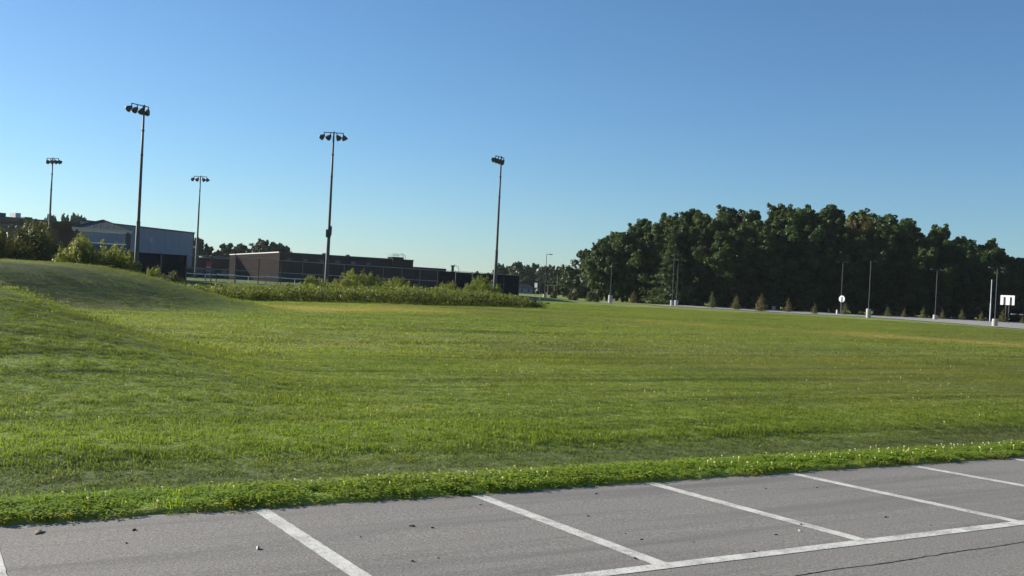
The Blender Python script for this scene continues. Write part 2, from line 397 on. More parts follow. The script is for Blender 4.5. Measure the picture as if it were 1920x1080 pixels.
# ------------------------------------------------------------------ grass, clover and clover flowers (stuff, instanced by geometry nodes)
def blade_patch(name, n, size, h0, h1, wd, lean, mat, seed, leaves=0, lsize=.012):
    g = np.random.default_rng(seed); V = []; Fq = []
    P = g.uniform(-size / 2, size / 2, (n, 2)); H = g.uniform(h0, h1, n); A = g.uniform(0, 2 * np.pi, n); Ln = g.normal(0, lean, (n, 2)); W_ = wd * g.uniform(.6, 1.3, n)
    ax = np.stack([np.cos(A), np.sin(A)], 1)
    base = np.concatenate([P, np.full((n, 1), -.015)], 1)
    mid = np.concatenate([P + Ln * H[:, None] * .4, (H * .6)[:, None]], 1)
    tip = np.concatenate([P + Ln * H[:, None] * 1.1, (H * (1 - .35 * np.clip(np.linalg.norm(Ln, axis=1), 0, 1)))[:, None]], 1)
    w3 = np.concatenate([ax * W_[:, None] / 2, np.zeros((n, 1))], 1)
    V = np.stack([base - w3, base + w3, mid - w3 * .85, mid + w3 * .85, tip - w3 * .15, tip + w3 * .15], 1).reshape(-1, 3)
    o = np.arange(n)[:, None] * 6
    Fq = np.concatenate([o + np.array([[0, 1, 3, 2]]), o + np.array([[2, 3, 5, 4]])], 0)
    if leaves:
        C = np.concatenate([g.uniform(-size / 2, size / 2, (leaves, 2)), g.uniform(h0 * .6, h1 * .95, (leaves, 1))], 1)
        nrm = np.stack([g.normal(0, .5, leaves), g.normal(0, .5, leaves), np.ones(leaves)], 1); nrm /= np.linalg.norm(nrm, axis=1)[:, None]
        th = g.uniform(0, 6.28, leaves); a1 = np.stack([np.cos(th), np.sin(th), np.zeros(leaves)], 1); a1 -= nrm * (a1 * nrm).sum(1)[:, None]; a2 = np.cross(nrm, a1)
        L_ = lsize * g.uniform(.7, 1.4, (leaves, 1))
        q = np.stack([C - a1 * L_, C - a2 * L_ * .9, C + a1 * L_ * 1.1, C + a2 * L_ * .9], 1).reshape(-1, 3)
        k = len(V); V = np.concatenate([V, q]); Fq = np.concatenate([Fq, k + np.arange(leaves)[:, None] * 4 + np.arange(4)[None]], 0)
    o_ = bpy.data.objects.new(name, np_mesh(name, V, Fq, mat)); return o_
def turf_leaf(name, trans, lift):
    a = Mat(name); c, p = turf_nodes(a, 'INSTANCER')
    ri = a.node('ShaderNodeObjectInfo').outputs['Random']
    c = a.mix(a.math('MULTIPLY', ri, .35), c, (.17, .24, .05))
    if lift != 1: c = a.mix(1.0, c, (lift, lift, lift), 'MULTIPLY')
    a.set(c, .6, 0, .15)
    sn = a.node('ShaderNodeAttribute'); sn.attribute_name = 'sod_normal'; sn.attribute_type = 'INSTANCER'
    gn = a.node('ShaderNodeNewGeometry'); mv = a.node('ShaderNodeMix'); mv.data_type = 'VECTOR'; mv.inputs[0].default_value = .84
    a.L(gn.outputs['Normal'], mv.inputs[4]); a.L(sn.outputs['Vector'], mv.inputs[5])
    nv = a.node('ShaderNodeVectorMath'); nv.operation = 'NORMALIZE'; a.L(mv.outputs[1], nv.inputs[0]); a.L(nv.outputs[0], a.b.inputs['Normal'])
    tr = a.node('ShaderNodeBsdfTranslucent'); a.L(a.mix(1.0, c, (1.3, 1.25, .5), 'MULTIPLY'), tr.inputs[0])
    ms = a.node('ShaderNodeMixShader'); ms.inputs[0].default_value = trans
    a.L(a.b.outputs[0], ms.inputs[1]); a.L(tr.outputs[0], ms.inputs[2]); a.L(ms.outputs[0], a.out.inputs[0]); return a.m
M['blade'] = turf_leaf('grass_blades', .38, 1.0)
M['flower'] = leaf_mat('clover_flower_petals', (.72, .70, .58), (.85, .82, .70), .5, 40, 0.0)
def clover_flower(name, seed):
    b = MB(); b.tube([(0, 0, -.02), (.004, .003, .05), (.0, .01, .085)], [.0022, .002, .002], 4)
    g = np.random.default_rng(seed); rings = []
    for i, (zz, rr) in enumerate(((.078, .004), (.083, .011), (.092, .013), (.100, .009), (.104, .002))):
        rings.append((zz, rr))
    b.tube([(0.0, .01, zz) for zz, rr in rings], [rr * .95 for zz, rr in rings], 7)
    return bpy.data.objects.new(name, b.mesh(name, M['flower']))
def field_emitter(name, tlo, thi, step, dens_fn, wedge=.60):
    """part of the field (edge coordinates) as a mesh carrying density, height and turf attributes"""
    ss = np.arange(-62, 96, step); ts = np.arange(tlo, thi + step * .5, step)
    S, T = np.meshgrid(ss, ts); X = _o.x + EX.x * S + EY.x * T; Y = _o.y + EX.y * S + EY.y * T
    Z = terrain(X, Y); ni, nj = S.shape; idx = np.arange(ni * nj).reshape(ni, nj)
    q = np.stack([idx[:-1, :-1], idx[:-1, 1:], idx[1:, 1:], idx[1:, :-1]], -1).reshape(-1, 4)
    xc = X.ravel()[q].mean(1); yc = Y.ravel()[q].mean(1)
    q = q[(np.abs(xc) < wedge * yc + 2.0) & (yc > 4) & (yc < 125)]
    used, inv = np.unique(q.ravel(), return_inverse=True)
    V = np.stack([X, Y, Z], -1).reshape(-1, 3)[used]
    m = np_mesh(name, V, inv.reshape(-1, 4), None)
    ca = m.color_attributes.new('turf', 'FLOAT_COLOR', 'POINT'); t3 = dry_color(V[:, 0], V[:, 1])
    ca.data.foreach_set('color', np.concatenate([t3, np.ones((len(t3), 1))], 1).astype(np.float32).ravel())
    e_ = .35
    nx_ = (terrain(V[:, 0] - e_, V[:, 1]) - terrain(V[:, 0] + e_, V[:, 1])) / (2 * e_); ny_ = (terrain(V[:, 0], V[:, 1] - e_) - terrain(V[:, 0], V[:, 1] + e_)) / (2 * e_)
    edge_ = smooth(.45, .9, st(V[:, 0], V[:, 1])[1]); tn = np.stack([nx_ * edge_, ny_ * edge_, np.ones(len(V))], -1); tn /= np.linalg.norm(tn, axis=1)[:, None]
    av = m.attributes.new('sod_normal', 'FLOAT_VECTOR', 'POINT'); av.data.foreach_set('vector', tn.astype(np.float32).ravel())
    d, h = dens_fn(V[:, 0], V[:, 1], t3)
    for nm, arr in (('dens', d), ('hgt', h)):
        at_ = m.attributes.new(nm, 'FLOAT', 'POINT'); at_.data.foreach_set('value', np.asarray(arr, np.float32))
    return link(name, m)
def scatter(o, sources, dmax, seed, smin, smax):
    c = bpy.data.collections.new(o.name + '_pieces')
    for q in sources: c.objects.link(q)
    ng = bpy.data.node_groups.new(o.name + '_scatter', 'GeometryNodeTree')
    ng.interface.new_socket('Geometry', in_out='INPUT', socket_type='NodeSocketGeometry'); ng.interface.new_socket('Geometry', in_out='OUTPUT', socket_type='NodeSocketGeometry')
    N = lambda ty: ng.nodes.new(ty); Lk = ng.links.new
    gi, go = N('NodeGroupInput'), N('NodeGroupOutput')
    dp = N('GeometryNodeDistributePointsOnFaces'); dp.distribute_method = 'RANDOM'; dp.inputs['Seed'].default_value = seed
    na = N('GeometryNodeInputNamedAttribute'); na.data_type = 'FLOAT'; na.inputs[0].default_value = 'dens'
    mu = N('ShaderNodeMath'); mu.operation = 'MULTIPLY'; mu.inputs[1].default_value = dmax
    Lk(na.outputs['Attribute'], mu.inputs[0]); Lk(mu.outputs[0], dp.inputs['Density']); Lk(gi.outputs[0], dp.inputs['Mesh'])
    ci = N('GeometryNodeCollectionInfo'); ci.inputs['Collection'].default_value = c; ci.inputs['Separate Children'].default_value = True; ci.inputs['Reset Children'].default_value = True
    ip = N('GeometryNodeInstanceOnPoints'); ip.inputs['Pick Instance'].default_value = True
    rr = N('FunctionNodeRandomValue'); rr.data_type = 'FLOAT_VECTOR'; rr.inputs[0].default_value = (-.12, -.12, 0); rr.inputs[1].default_value = (.12, .12, 6.283)
    rs = N('FunctionNodeRandomValue'); rs.data_type = 'FLOAT'; rs.inputs[2].default_value = smin; rs.inputs[3].default_value = smax; rs.inputs['Seed'].default_value = 5
    nh = N('GeometryNodeInputNamedAttribute'); nh.data_type = 'FLOAT'; nh.inputs[0].default_value = 'hgt'
    cx = N('ShaderNodeCombineXYZ'); m2 = N('ShaderNodeMath'); m2.operation = 'MULTIPLY'
    Lk(rs.outputs[1], cx.inputs[0]); Lk(rs.outputs[1], cx.inputs[1]); Lk(rs.outputs[1], m2.inputs[0]); Lk(nh.outputs['Attribute'], m2.inputs[1]); Lk(m2.outputs[0], cx.inputs[2])
    Lk(dp.outputs['Points'], ip.inputs['Points']); Lk(ci.outputs[0], ip.inputs['Instance']); Lk(rr.outputs[0], ip.inputs['Rotation']); Lk(cx.outputs[0], ip.inputs['Scale'])
    Lk(ip.outputs[0], go.inputs[0])
    md = o.modifiers.new('scatter', 'NODES'); md.node_group = ng
def mow_height(x, y, t3):
    """uneven mowing: strips left standing along the mower's passes"""
    s, t = st(x, y); n = vnoise(s * .10, t * .9, 1.0, 2.2); n2 = vnoise(x, y, .45, 8.1)
    h = .62 + .28 * n2
    for tk, wd, a in ((3.1, .22, .75), (4.9, .22, .7), (7.4, .25, .8), (10.6, .3, .9), (15.5, .35, 1.0), (20.5, .4, .9), (27, .5, 1.1), (34, .5, 1.0), (43, .7, 1.1)):
        off = 1.1 * vnoise(s * .06, np.full_like(s, tk), 1.0, tk)
        h = h + .75 * a * np.exp(-((t - tk - off) / wd) ** 2) * smooth(-.25, .25, vnoise(s * .16, np.full_like(s, tk), 1.0, tk + 3))
    h = h + .5 * t3[:, 2] - .25 * t3[:, 1] * smooth(6, 3, t) - .15 * t3[:, 0]
    h = h - .3 * np.clip(bump2(x, y, -33, 52, 27, 17, 1.3, .15, .3) + bump2(x, y, -24, 31.6, 28, 10, 1.3, 2.53, .05), 0, 1)
    return np.clip(h, .3, 2.0)
def d_near(x, y, t3):
    s, t = st(x, y); return smooth(.3, .9, t) * (1 - smooth(15, 19, t)), mow_height(x, y, t3)
def d_far(x, y, t3):
    s, t = st(x, y); return smooth(14, 18, t), mow_height(x, y, t3)
def d_verge(x, y, t3):
    s, t = st(x, y); n = vnoise(x, y, 1.3, 6.6)
    e = vnoise(s, s * 0, .55, 1.1)
    return smooth(-.02, .03, t) * (1 - smooth(.75, 1.25, t + .3 * n + .15 * e)) * np.clip(.70 + .9 * n + .5 * e + .5 * smooth(.1, .3, t), .12, 1), np.clip(.52 + .55 * n + .35 * e, .25, 1.1)
def d_flower(x, y, t3):
    s, t = st(x, y); n = vnoise(x, y, .35, 2.9); n2 = vnoise(x, y, 1.1, 3.9)
    v = .8 * smooth(.02, .2, t) * (1 - smooth(.7, 1.5, t)) * smooth(-.6, .3, n + n2) * (.35 + 1.2 * smooth(-4, 8, s))
    return v + .07 * smooth(1.2, 2, t) * smooth(-.1, .5, n) * (1 - .6 * smooth(15, 30, t)) + .008, .60 + .28 * (1 - smooth(.5, 1.2, t))
ob = field_emitter('lawn_grass', .2, 20, .4, d_near)
finish(ob, 'short mown green grass blades on the near half of the field', 'grass', kind='stuff')
scatter(ob, [blade_patch('blade_tuft', 60, .30, .022, .06, .008, .6, M['blade'], 100 + i) for i in range(5)], 34, 1, .7, 1.35)
ob = field_emitter('field_grass', 13.5, 110, 1.2, d_far)
finish(ob, 'short mown grass with straw yellow patches on the far half of the field', 'grass', kind='stuff')
scatter(ob, [blade_patch('blade_clump', 80, .85, .02, .052, .018, .65, M['blade'], 200 + i) for i in range(5)], 6.5, 2, .7, 1.5)
ob = field_emitter('clover_verge', -.05, 1.7, .12, d_verge)
finish(ob, 'lush bright clover strip along the edge of the asphalt', 'clover', kind='stuff')
scatter(ob, [blade_patch('clover_tuft', 26, .22, .025, .085, .007, .6, M['blade'], 300 + i, 60, .016) for i in range(5)], 75, 3, .7, 1.3)
ob = field_emitter('clover_flowers', .1, 36, .4, d_flower)
finish(ob, 'tiny white clover flower heads dotted over the verge and lawn', 'flowers', kind='stuff')
scatter(ob, [clover_flower('clover_flower', i) for i in range(2)], 16, 4, .7, 1.25)

# ------------------------------------------------------------------ foliage builders
def leaves_quads(C, Nrm, size, g, aspect=.55):
    n = len(C); Nrm = Nrm / (np.linalg.norm(Nrm, axis=1)[:, None] + 1e-9)
    r = g.normal(0, 1, (n, 3)); a1 = r - Nrm * (r * Nrm).sum(1)[:, None]; a1 /= np.linalg.norm(a1, axis=1)[:, None] + 1e-9; a2 = np.cross(Nrm, a1)
    L_ = size * g.uniform(.65, 1.35, (n, 1))
    fold = Nrm * L_ * .15
    return np.stack([C - a1 * L_, C - a2 * L_ * aspect + fold, C + a1 * L_, C + a2 * L_ * aspect + fold], 1).reshape(-1, 3)
def quads_mesh(name, Vs, mat):
    V = np.concatenate(Vs); return np_mesh(name, V, np.arange(len(V)).reshape(-1, 4), mat)
def clump(c, r, n, size, g, flat=.8, up=.35):
    d = g.normal(0, 1, (n, 3)); d /= np.linalg.norm(d, axis=1)[:, None]
    rad = r * g.uniform(.45, 1.0, (n, 1)) ** .6
    P = np.asarray(c) + d * rad * np.array([1, 1, flat]); nr = d + g.normal(0, .55, (n, 3)) + np.array([0, 0, up])
    return leaves_quads(P, nr, size, g)
def broadleaf(seed, H, rad, base, n_clump, per, size, top_bias=1.0):
    """returns (trunk mesh builder, list of leaf vertex arrays, clump centres)"""
    g = np.random.default_rng(seed); b = MB(); Vs = []
    lean = g.normal(0, .03, 2) * H
    tp = [(0, 0, -.3), (lean[0] * .2, lean[1] * .2, H * .22), (lean[0] * .6, lean[1] * .6, H * .5), (lean[0], lean[1], H * .85)]
    b.tube(tp, [.022 * H, .017 * H, .011 * H, .003 * H], 8)
    cz = (base + H) / 2; hz = (H - base) / 2
    ph = g.uniform(0, 6.28, 4)
    for i in range(n_clump):
        zc = g.uniform(-1, 1); th = g.uniform(0, 6.283)
        q = g.uniform(.45, 1.0) ** .5
        prof = max(.12, (1 - abs(zc) ** 2.2)) ** .5 * (1.0 + .18 * math.sin(2 * th + ph[0]) + .14 * math.sin(3 * th + ph[1] + zc * 2))
        if zc > .5: q = g.uniform(.1, 1)
        p = np.array([math.cos(th) * rad * prof * q + lean[0] * (zc + 1) / 2, math.sin(th) * rad * prof * q + lean[1] * (zc + 1) / 2, cz + zc * hz * .92])
        cr = g.uniform(.055, .11) * H * (.9 if zc < .6 else .7)
        Vs.append(clump(p, cr, int(per * g.uniform(.7, 1.3)), size, g))
        # a few ragged sprays sticking out of the clump
        for k in range(2):
            d = p - np.array([lean[0] * .5, lean[1] * .5, cz - hz * .3]); d = d / np.linalg.norm(d) + g.normal(0, .35, 3)
            Vs.append(clump(p + d * cr * .85, cr * .42, int(per * .16), size, g))
        if i % 3 == 0:
            f = min(.8, max(.25, (p[2] - base * .5) / H * .75)); sx = (lean[0] * f, lean[1] * f, H * f)
            mid = (np.array(sx) * .5 + p * .5) + np.array([0, 0, -.03 * H]); b.tube([sx, tuple(mid), tuple(p)], [.006 * H, .004 * H, .0015 * H], 5, False)
    return b, Vs
def conifer(seed, H, rad, mat, layers, size, per, droop=.15, base=.05, ragged=.35):
    g = np.random.default_rng(seed); b = MB(); Vs = []
    b.tube([(0, 0, -.1), (0, 0, H * .5), (0, 0, H)], [.02 * H, .012 * H, .002 * H], 6)
    for i in range(layers):
        f = i / (layers - 1); z0 = H * (base + (1 - base) * f * .97)
        R_ = rad * (1 - f) ** .8 * g.uniform(.8, 1.1) + .02 * H
        nb = max(4, int(9 * (1 - f) + 3))
        for k in range(nb):
            th = g.uniform(0, 6.283); r1 = R_ * g.uniform(1 - ragged, 1.12)
            tip = np.array([math.cos(th) * r1, math.sin(th) * r1, z0 - droop * r1 * .3 + g.normal(0, .015 * H) + .1 * r1])
            b.tube([(0, 0, z0), tuple(tip)], [.004 * H, .001 * H], 3, False)
            m = max(6, int(per * r1 / rad)); f2 = g.uniform(.2, 1.05, (m, 1)); sp = .10 * H / 6
            P = np.array([0, 0, z0]) * (1 - f2) + tip * f2 + g.normal(0, 1, (m, 3)) * np.array([1, 1, .45]) * (r1 * .16 + .01)
            nr = g.normal(0, .5, (m, 3)) + np.array([math.cos(th) * .3, math.sin(th) * .3, .8])
            Vs.append(leaves_quads(P, nr, size, g, .35))
    return b, Vs
def tree_proto(name, bV, mat_leaf, shift=None):
    b, Vs = bV; root = empty(name)
    b.build('trunk', M['bark'], root); link('crown', quads_mesh('crown', Vs, mat_leaf), root); return root
protos_used = set()
def place(proto, loc, rz=0.0, scale=(1, 1, 1), label=None, cat=None, group=None, leafmat=None):
    if proto.name not in protos_used: protos_used.add(proto.name); o = proto
    else: o = copy_tree(proto)
    o.location = loc; o.rotation_euler = (0, 0, rz); o.scale = scale if hasattr(scale, '__len__') else (scale,) * 3
    for k in ('label', 'category', 'group'):
        if k in o: del o[k]
    finish(o, label, cat, group)
    if leafmat:
        for ch in o.children:
            if ch.name.startswith('crown'):
                ch.material_slots[0].link = 'OBJECT'; ch.material_slots[0].material = leafmat
    return o
def top_h(px, py_base, py_top, d): return (py_base - py_top) / F_PX * d * math.cos(ROLL)

# ------------------------------------------------------------------ the wood on the right
TREES = [tree_proto('broadleaf_tree', broadleaf(40 + i, 16.0, 5.4, 1.2, 110, 240, .23), M['leaf']) for i in range(5)]
wood_top = [(1090, 500), (1118, 452), (1170, 430), (1205, 420), (1250, 402), (1300, 398), (1350, 395), (1390, 399), (1440, 395), (1490, 394), (1530, 386), (1570, 397), (1620, 402), (1690, 411), (1740, 431), (1790, 446), (1850, 455), (1890, 480), (1930, 500), (2040, 520)]
wx = [q[0] for q in wood_top]; wy = [q[1] for q in wood_top]
def hor(px): return 540 + (px - 960) * math.tan(ROLL)
special = {}
def wood_tree(px, d, f, lab, rz, mat=None, k=0, wide=1.0):
    ty = np.interp(px, wx, wy); Ht = ((hor(px) - ty) / F_PX * d + (CAM_Z - FAR_Z)) * f
    x = ray(px, hor(px))[0] * d
    sx = min(1.25, max(.62, Ht / 16.0)) * wide
    place(TREES[k % 5], (x, d, tz(x, d)), rz, (sx, sx, Ht / 16.0), lab, 'tree', 'trees of the dark wood', mat)
ORD = ['first', 'second', 'third', 'fourth', 'fifth', 'sixth', 'seventh', 'eighth', 'ninth', 'tenth', 'eleventh', 'twelfth', 'thirteenth', 'fourteenth', 'fifteenth', 'sixteenth', 'seventeenth', 'eighteenth', 'nineteenth', 'twentieth']
k = 0
for oi, px in enumerate(np.arange(1150, 1960, 50)):          # back row sets the skyline
    wood_tree(px + random.uniform(-9, 9), random.uniform(206, 216), random.uniform(.98, 1.03), 'tall tree on the skyline of the wood, %s from its left end' % ORD[oi], random.uniform(0, 6.28), None, k, 1.05); k += 1
for oi, px in enumerate(np.arange(1132, 1960, 46)):
    bronze = None; lab = 'dark leafy tree inside the wood below the skyline, %s from the left' % ORD[oi]
    px_ = px + random.uniform(-8, 8)
    if 1580 < px < 1625: bronze = M['leaf_bronze']; lab = 'bronze tinged tree near the top of the wood'
    wood_tree(px_, random.uniform(196, 203), random.uniform(.86, .97), lab, random.uniform(0, 6.28), bronze, k); k += 1
for oi, px in enumerate(np.arange(1205, 1975, 44)):
    if 1228 < px < 1300: continue
    wood_tree(px + random.uniform(-8, 8), random.uniform(187, 193), random.uniform(.58, .84), 'shaded low tree along the front of the wood, %s from the left' % ORD[oi], random.uniform(0, 6.28), None, k, 1.15); k += 1
wood_tree(1128, 190, .95, 'leafy tree at the left end of the wood', 1.0, None, 1, .82)
wood_tree(1168, 188, .93, 'sunlit yellow green tree second from the left end of the wood', 2.2, None, 3, .9)
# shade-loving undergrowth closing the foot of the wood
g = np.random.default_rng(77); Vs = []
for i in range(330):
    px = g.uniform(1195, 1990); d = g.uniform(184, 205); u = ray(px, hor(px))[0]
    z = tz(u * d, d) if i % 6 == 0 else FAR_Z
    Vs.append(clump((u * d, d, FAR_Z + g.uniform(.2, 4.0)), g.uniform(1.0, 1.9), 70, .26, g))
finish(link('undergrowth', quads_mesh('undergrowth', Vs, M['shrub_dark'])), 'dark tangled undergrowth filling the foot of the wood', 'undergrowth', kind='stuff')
pine = tree_proto('pine_tree', conifer(5, 12.0, 3.6, None, 26, .30, 70, .25, .06, .4), M['needle'])
p_ = ground(1262, 572); place(pine, (ray(1254, 570)[0] * 181, 181, FAR_Z), 0.4, (1.15, 1.15, 1.0), 'tall feathery pine among the trees at the left of the wood', 'tree')
# lone trees and the far tree belts
FARTREES = [tree_proto('distant_tree', broadleaf(60 + i, 12.0, 4.6, .6, 95, 100, .34), M['leaf_far']) for i in range(3)]
def far_tree(px, ty, d, lab, grp=None, k=0, wide=1.0, mat=None, zb=FAR_Z):
    Ht = (hor(px) - ty) / F_PX * d + (CAM_Z - zb); x = ray(px, hor(px))[0] * d
    sx = max(.5, Ht / 12.0) * wide
    place(FARTREES[k % 3], (x, d, zb - .1), random.uniform(0, 6.28), (sx, sx, Ht / 12.0), lab, 'tree', grp, mat)
far_tree(1092, 470, 232, 'lone roundish tree just left of the wood with sky showing through', None, 0, .85)
far_tree(1066, 505, 240, 'small dark tree leaning against the lone tree left of the wood', None, 1, .9)
for i, (px, ty) in enumerate([(915, 512), (938, 494), (952, 498), (968, 492), (984, 497), (1000, 494), (1018, 500), (1034, 497), (1050, 500), (1062, 520)]):
    far_tree(px, ty, 360 + 12 * (i % 3), 'dark tree of the distant belt over the far field, %s from the left' % ORD[i], 'distant belt of trees', i, .85)
for i, (px, ty) in enumerate([(960, 520), (985, 518), (1010, 522), (1038, 520), (1060, 530), (1090, 528)]):
    far_tree(px, ty, 325, 'low tree along the front of the distant belt, %s from the left' % ORD[i], 'low trees of the distant belt', i, 1.3)
for i, (px, ty, wd, lab) in enumerate([(366, 447, .8, 'narrow dark tree at the right end of the grey gym'), (388, 461, 1.1, 'dark rounded tree second from the gym end'), (421, 456, .9, 'pointed tree in the middle of the row behind the courts'), (449, 459, 1.0, 'dark compact tree behind the courts'), (494, 449, 1.05, 'broad olive tree behind the brown brick wall'), (518, 455, .9, 'olive tree rising above the corner of the brick building'), (533, 463, .6, 'small tree top peeping over the brick roof corner')]):
    far_tree(px, ty, 290, lab, 'row of trees behind the courts', i, wd)
for i, (px, ty) in enumerate([(92, 404), (118, 402), (138, 401), (150, 408)]):
    far_tree(px, ty, 330, 'dark tree top above the roofs behind the pavilion, %s from the left' % ORD[i], 'tree tops behind the pavilion', i, .42)
for i, (px, ty) in enumerate([(893, 509), (1915, 493)]):
    far_tree(px, ty, 300, ['small far tree peeping over the black fence', 'pale green tree at the right end of the wood'][i], None, i, .6)

# ------------------------------------------------------------------ young conifers and shrubs round the far lot
SAP = [tree_proto('young_conifer', conifer(20 + i, 2.6, .85, None, 15, .075, 30, .1, .06, .35), M['needle_young']) for i in range(3)]
SHR = None
def shrub_mesh(seed, rx, rz_, n, per, size, mat, spiky=.3):
    g = np.random.default_rng(seed); b = MB(); Vs = []
    for i in range(n):
        th = g.uniform(0, 6.283); q = math.sqrt(g.uniform(0, 1)); zt = g.uniform(.1, 1.0) * (1 - .55 * q ** 2)
        p = np.array([math.cos(th) * rx * q, math.sin(th) * rx * q, rz_ * zt]); r = g.uniform(.14, .24) * rz_
        Vs.append(clump(p, r, per, size, g, 1.1, .5))
        if g.uniform() < spiky: Vs.append(clump(p + np.array([g.normal(0, .3 * r), g.normal(0, .3 * r), r * 1.1]), r * .35, per // 4, size, g, 2.2, .6))
        if i % 4 == 0: b.tube([(p[0] * .2, p[1] * .2, -.1), (p[0] * .6, p[1] * .6, p[2] * .5), tuple(p)], [.02, .015, .006], 4, False)
    return b, Vs
def shrub_proto(name, bV, mat):
    b, Vs = bV; root = empty(name); b.build('stems', M['bark'], root); link('foliage', quads_mesh('foliage', Vs, mat), root); return root
sap_l = [(1187, 569, 545, 'young conifer beside the leftmost wood trees'), (1290, 574, 548, 'dark young conifer right of the pine'), (1334, 578, 546, 'slim young conifer first before the hedge'),
         (1380, 581, 551, 'reddish young conifer at the end of the low hedge'), (1427, 584, 549, 'tallest young conifer on the edge of the far lot'), (1477, 586, 558, 'young conifer right of the lamp with a small base'),
         (1527, 589, 568, 'short squat young conifer left of the round sign'), (1584, 591, 566, 'young conifer hidden behind the round sign'), (1664, 592, 572, 'first young conifer right of the tall lamp with a big base'),
         (1695, 593, 575, 'second young conifer right of the tall lamp with a big base'), (1731, 597, 574, 'young conifer just left of the middle lamp'), (1767, 599, 580, 'young conifer just right of the middle lamp'),
         (1803, 599, 577, 'young conifer halfway between the two right lamps'), (1840, 600, 580, 'young conifer left of the pale pole'), (1880, 602, 576, 'young conifer behind the white board'), (1917, 603, 588, 'young conifer cut by the right edge')]
for i, (px, by, ty, lab) in enumerate(sap_l):
    p = ground(px, by); h = top_h(px, by, ty, p.y); place(SAP[i % 3], p, random.uniform(0, 6), (h / 2.6 * 1.05, h / 2.6 * 1.05, h / 2.6), lab, 'conifer', 'young conifers round the far lot')
shr = shrub_proto('round_shrub', shrub_mesh(3, 1.0, 1.7, 26, 70, .10, M['shrub_dark']), M['shrub_dark'])
for i, (px, by, ty, sc_, lab) in enumerate([(1039, 560, 547, 1.0, 'reddish round shrub right of the leftmost concrete base'), (1075, 563, 549, 1.2, 'dark round shrub below the lone tree'), (1110, 566, 548, 1.2, 'dark shrub at the left foot of the wood'), (1226, 570, 552, 1.0, 'dark shrub left of the pine')]):
    p = ground(px, by); h = top_h(px, by, ty, p.y); place(shr, p, i * 1.3, (h / 1.7 * sc_, h / 1.7 * sc_, h / 1.7), lab, 'shrub', 'shrubs along the drive')
g = np.random.default_rng(8); Vs = []
for px in np.arange(1312, 1378, 4):
    p = ground(px, 575); Vs.append(clump((p.x, p.y + 12, FAR_Z + .4), g.uniform(.5, .9), 60, .12, g))
finish(link('hedge', quads_mesh('hedge', Vs, M['shrub'])), 'low scrubby hedge at the foot of the wood', 'hedge')

# ------------------------------------------------------------------ tall weeds in the swale, bushes by the mound
g = np.random.default_rng(31); Vs = []
crest = [(-33, 66), (-27, 64.5), (-19, 66), (-13, 72), (-6, 79), (0, 85), (3.5, 89)]
cxs = np.array([q[0] for q in crest]); cys = np.array([q[1] for q in crest])
arc = np.concatenate([[0], np.cumsum(np.hypot(np.diff(cxs), np.diff(cys)))])
stems = []
for i in range(2600):
    f = g.uniform(0, 1) * arc[-1]; x = np.interp(f, arc, cxs); y = np.interp(f, arc, cys)
    off = g.uniform(.3, 6.5); x += -off * .68; y += off * .73
    ff = f / arc[-1]
    hmax = np.interp(ff, [0, .25, .4, .5, .65, .85, .95, 1], [.75, .8, .85, 1.1, 1.3, 1.25, 1.0, .5])
    h = hmax * g.uniform(.65, 1.12) * (1 + .18 * noise.noise((x * .35, y * .35, 1)))
    stems.append((x, y, h))
sx = np.array([q[0] for q in stems]); sy = np.array([q[1] for q in stems]); szz = terrain(sx, sy)
for (x, y, h), z in zip(stems, szz):
    n = 15; f2 = g.uniform(.1, 1.0, (n, 1)) ** .8; ln = g.normal(0, .12, 2) * h
    P = np.array([x, y, z]) + np.concatenate([ln * f2, f2 * h], 1) + g.normal(0, 1, (n, 3)) * np.array([.13, .13, .05])
    nr = g.normal(0, 1, (n, 3)) + np.array([0, 0, .2])
    Vs.append(leaves_quads(P, nr, .105, g, .4))
    q = np.array([x, y, z]); tpt = q + np.array([ln[0], ln[1], h]); wv_ = np.array([.012, .004, 0])
    Vs.append(np.array([q - wv_, q + wv_, tpt + wv_ * .3, tpt - wv_ * .3]))
finish(link('tall_weeds', quads_mesh('tall_weeds', Vs, M['weed'])), 'dense belt of tall green weeds growing in the swale before the courts', 'weeds', kind='stuff')
BUSH = [shrub_proto('leafy_bush', shrub_mesh(50 + i, 2.4, 2.8, 80, 200, .075, M['shrub'], .6), M['shrub']) for i in range(2)]
def bush(px, by, ty, d, wpx, lab, k=0, mat=None, sink=.1):
    p = at(px, by, d); z = tz(p.x, d) - sink; h = at(px, ty, d).z - z; wd = wpx / F_PX * d
    o = place(BUSH[k], (p.x, d, z), k * 2.0 + px, (wd / 4.9, wd / 4.9, h / 2.9), lab, 'bush', 'bushes round the mound and swale')
    for ch in o.children:
        if ch.name.startswith('foliage'): ch.material_slots[0].link = 'OBJECT'; ch.material_slots[0].material = mat or M['shrub']
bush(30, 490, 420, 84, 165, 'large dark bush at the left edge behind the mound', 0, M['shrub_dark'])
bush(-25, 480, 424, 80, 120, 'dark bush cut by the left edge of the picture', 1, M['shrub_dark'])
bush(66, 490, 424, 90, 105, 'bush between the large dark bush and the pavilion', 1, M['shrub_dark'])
bush(178, 505, 447, 80, 150, 'bright yellow green bush in front of the pavilion', 0)
bush(225, 505, 474, 82, 60, 'small bush on the right flank of the bright bush', 1)
bush(285, 525, 503, 76, 50, 'small sunlit bush right of the tallest floodlight pole', 1)
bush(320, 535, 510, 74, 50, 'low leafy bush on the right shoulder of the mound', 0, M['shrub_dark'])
bush(592, 565, 519, 84, 66, 'rounded willow bush left of the second floodlight pole foot', 0)
bush(672, 568, 511, 90, 105, 'tall leafy bush right of the second floodlight pole', 1)
bush(535, 560, 533, 82, 70, 'low bush in the weeds left of the willow bush', 1)
bush(748, 565, 522, 93, 80, 'leafy clump in the middle of the weed belt', 0)
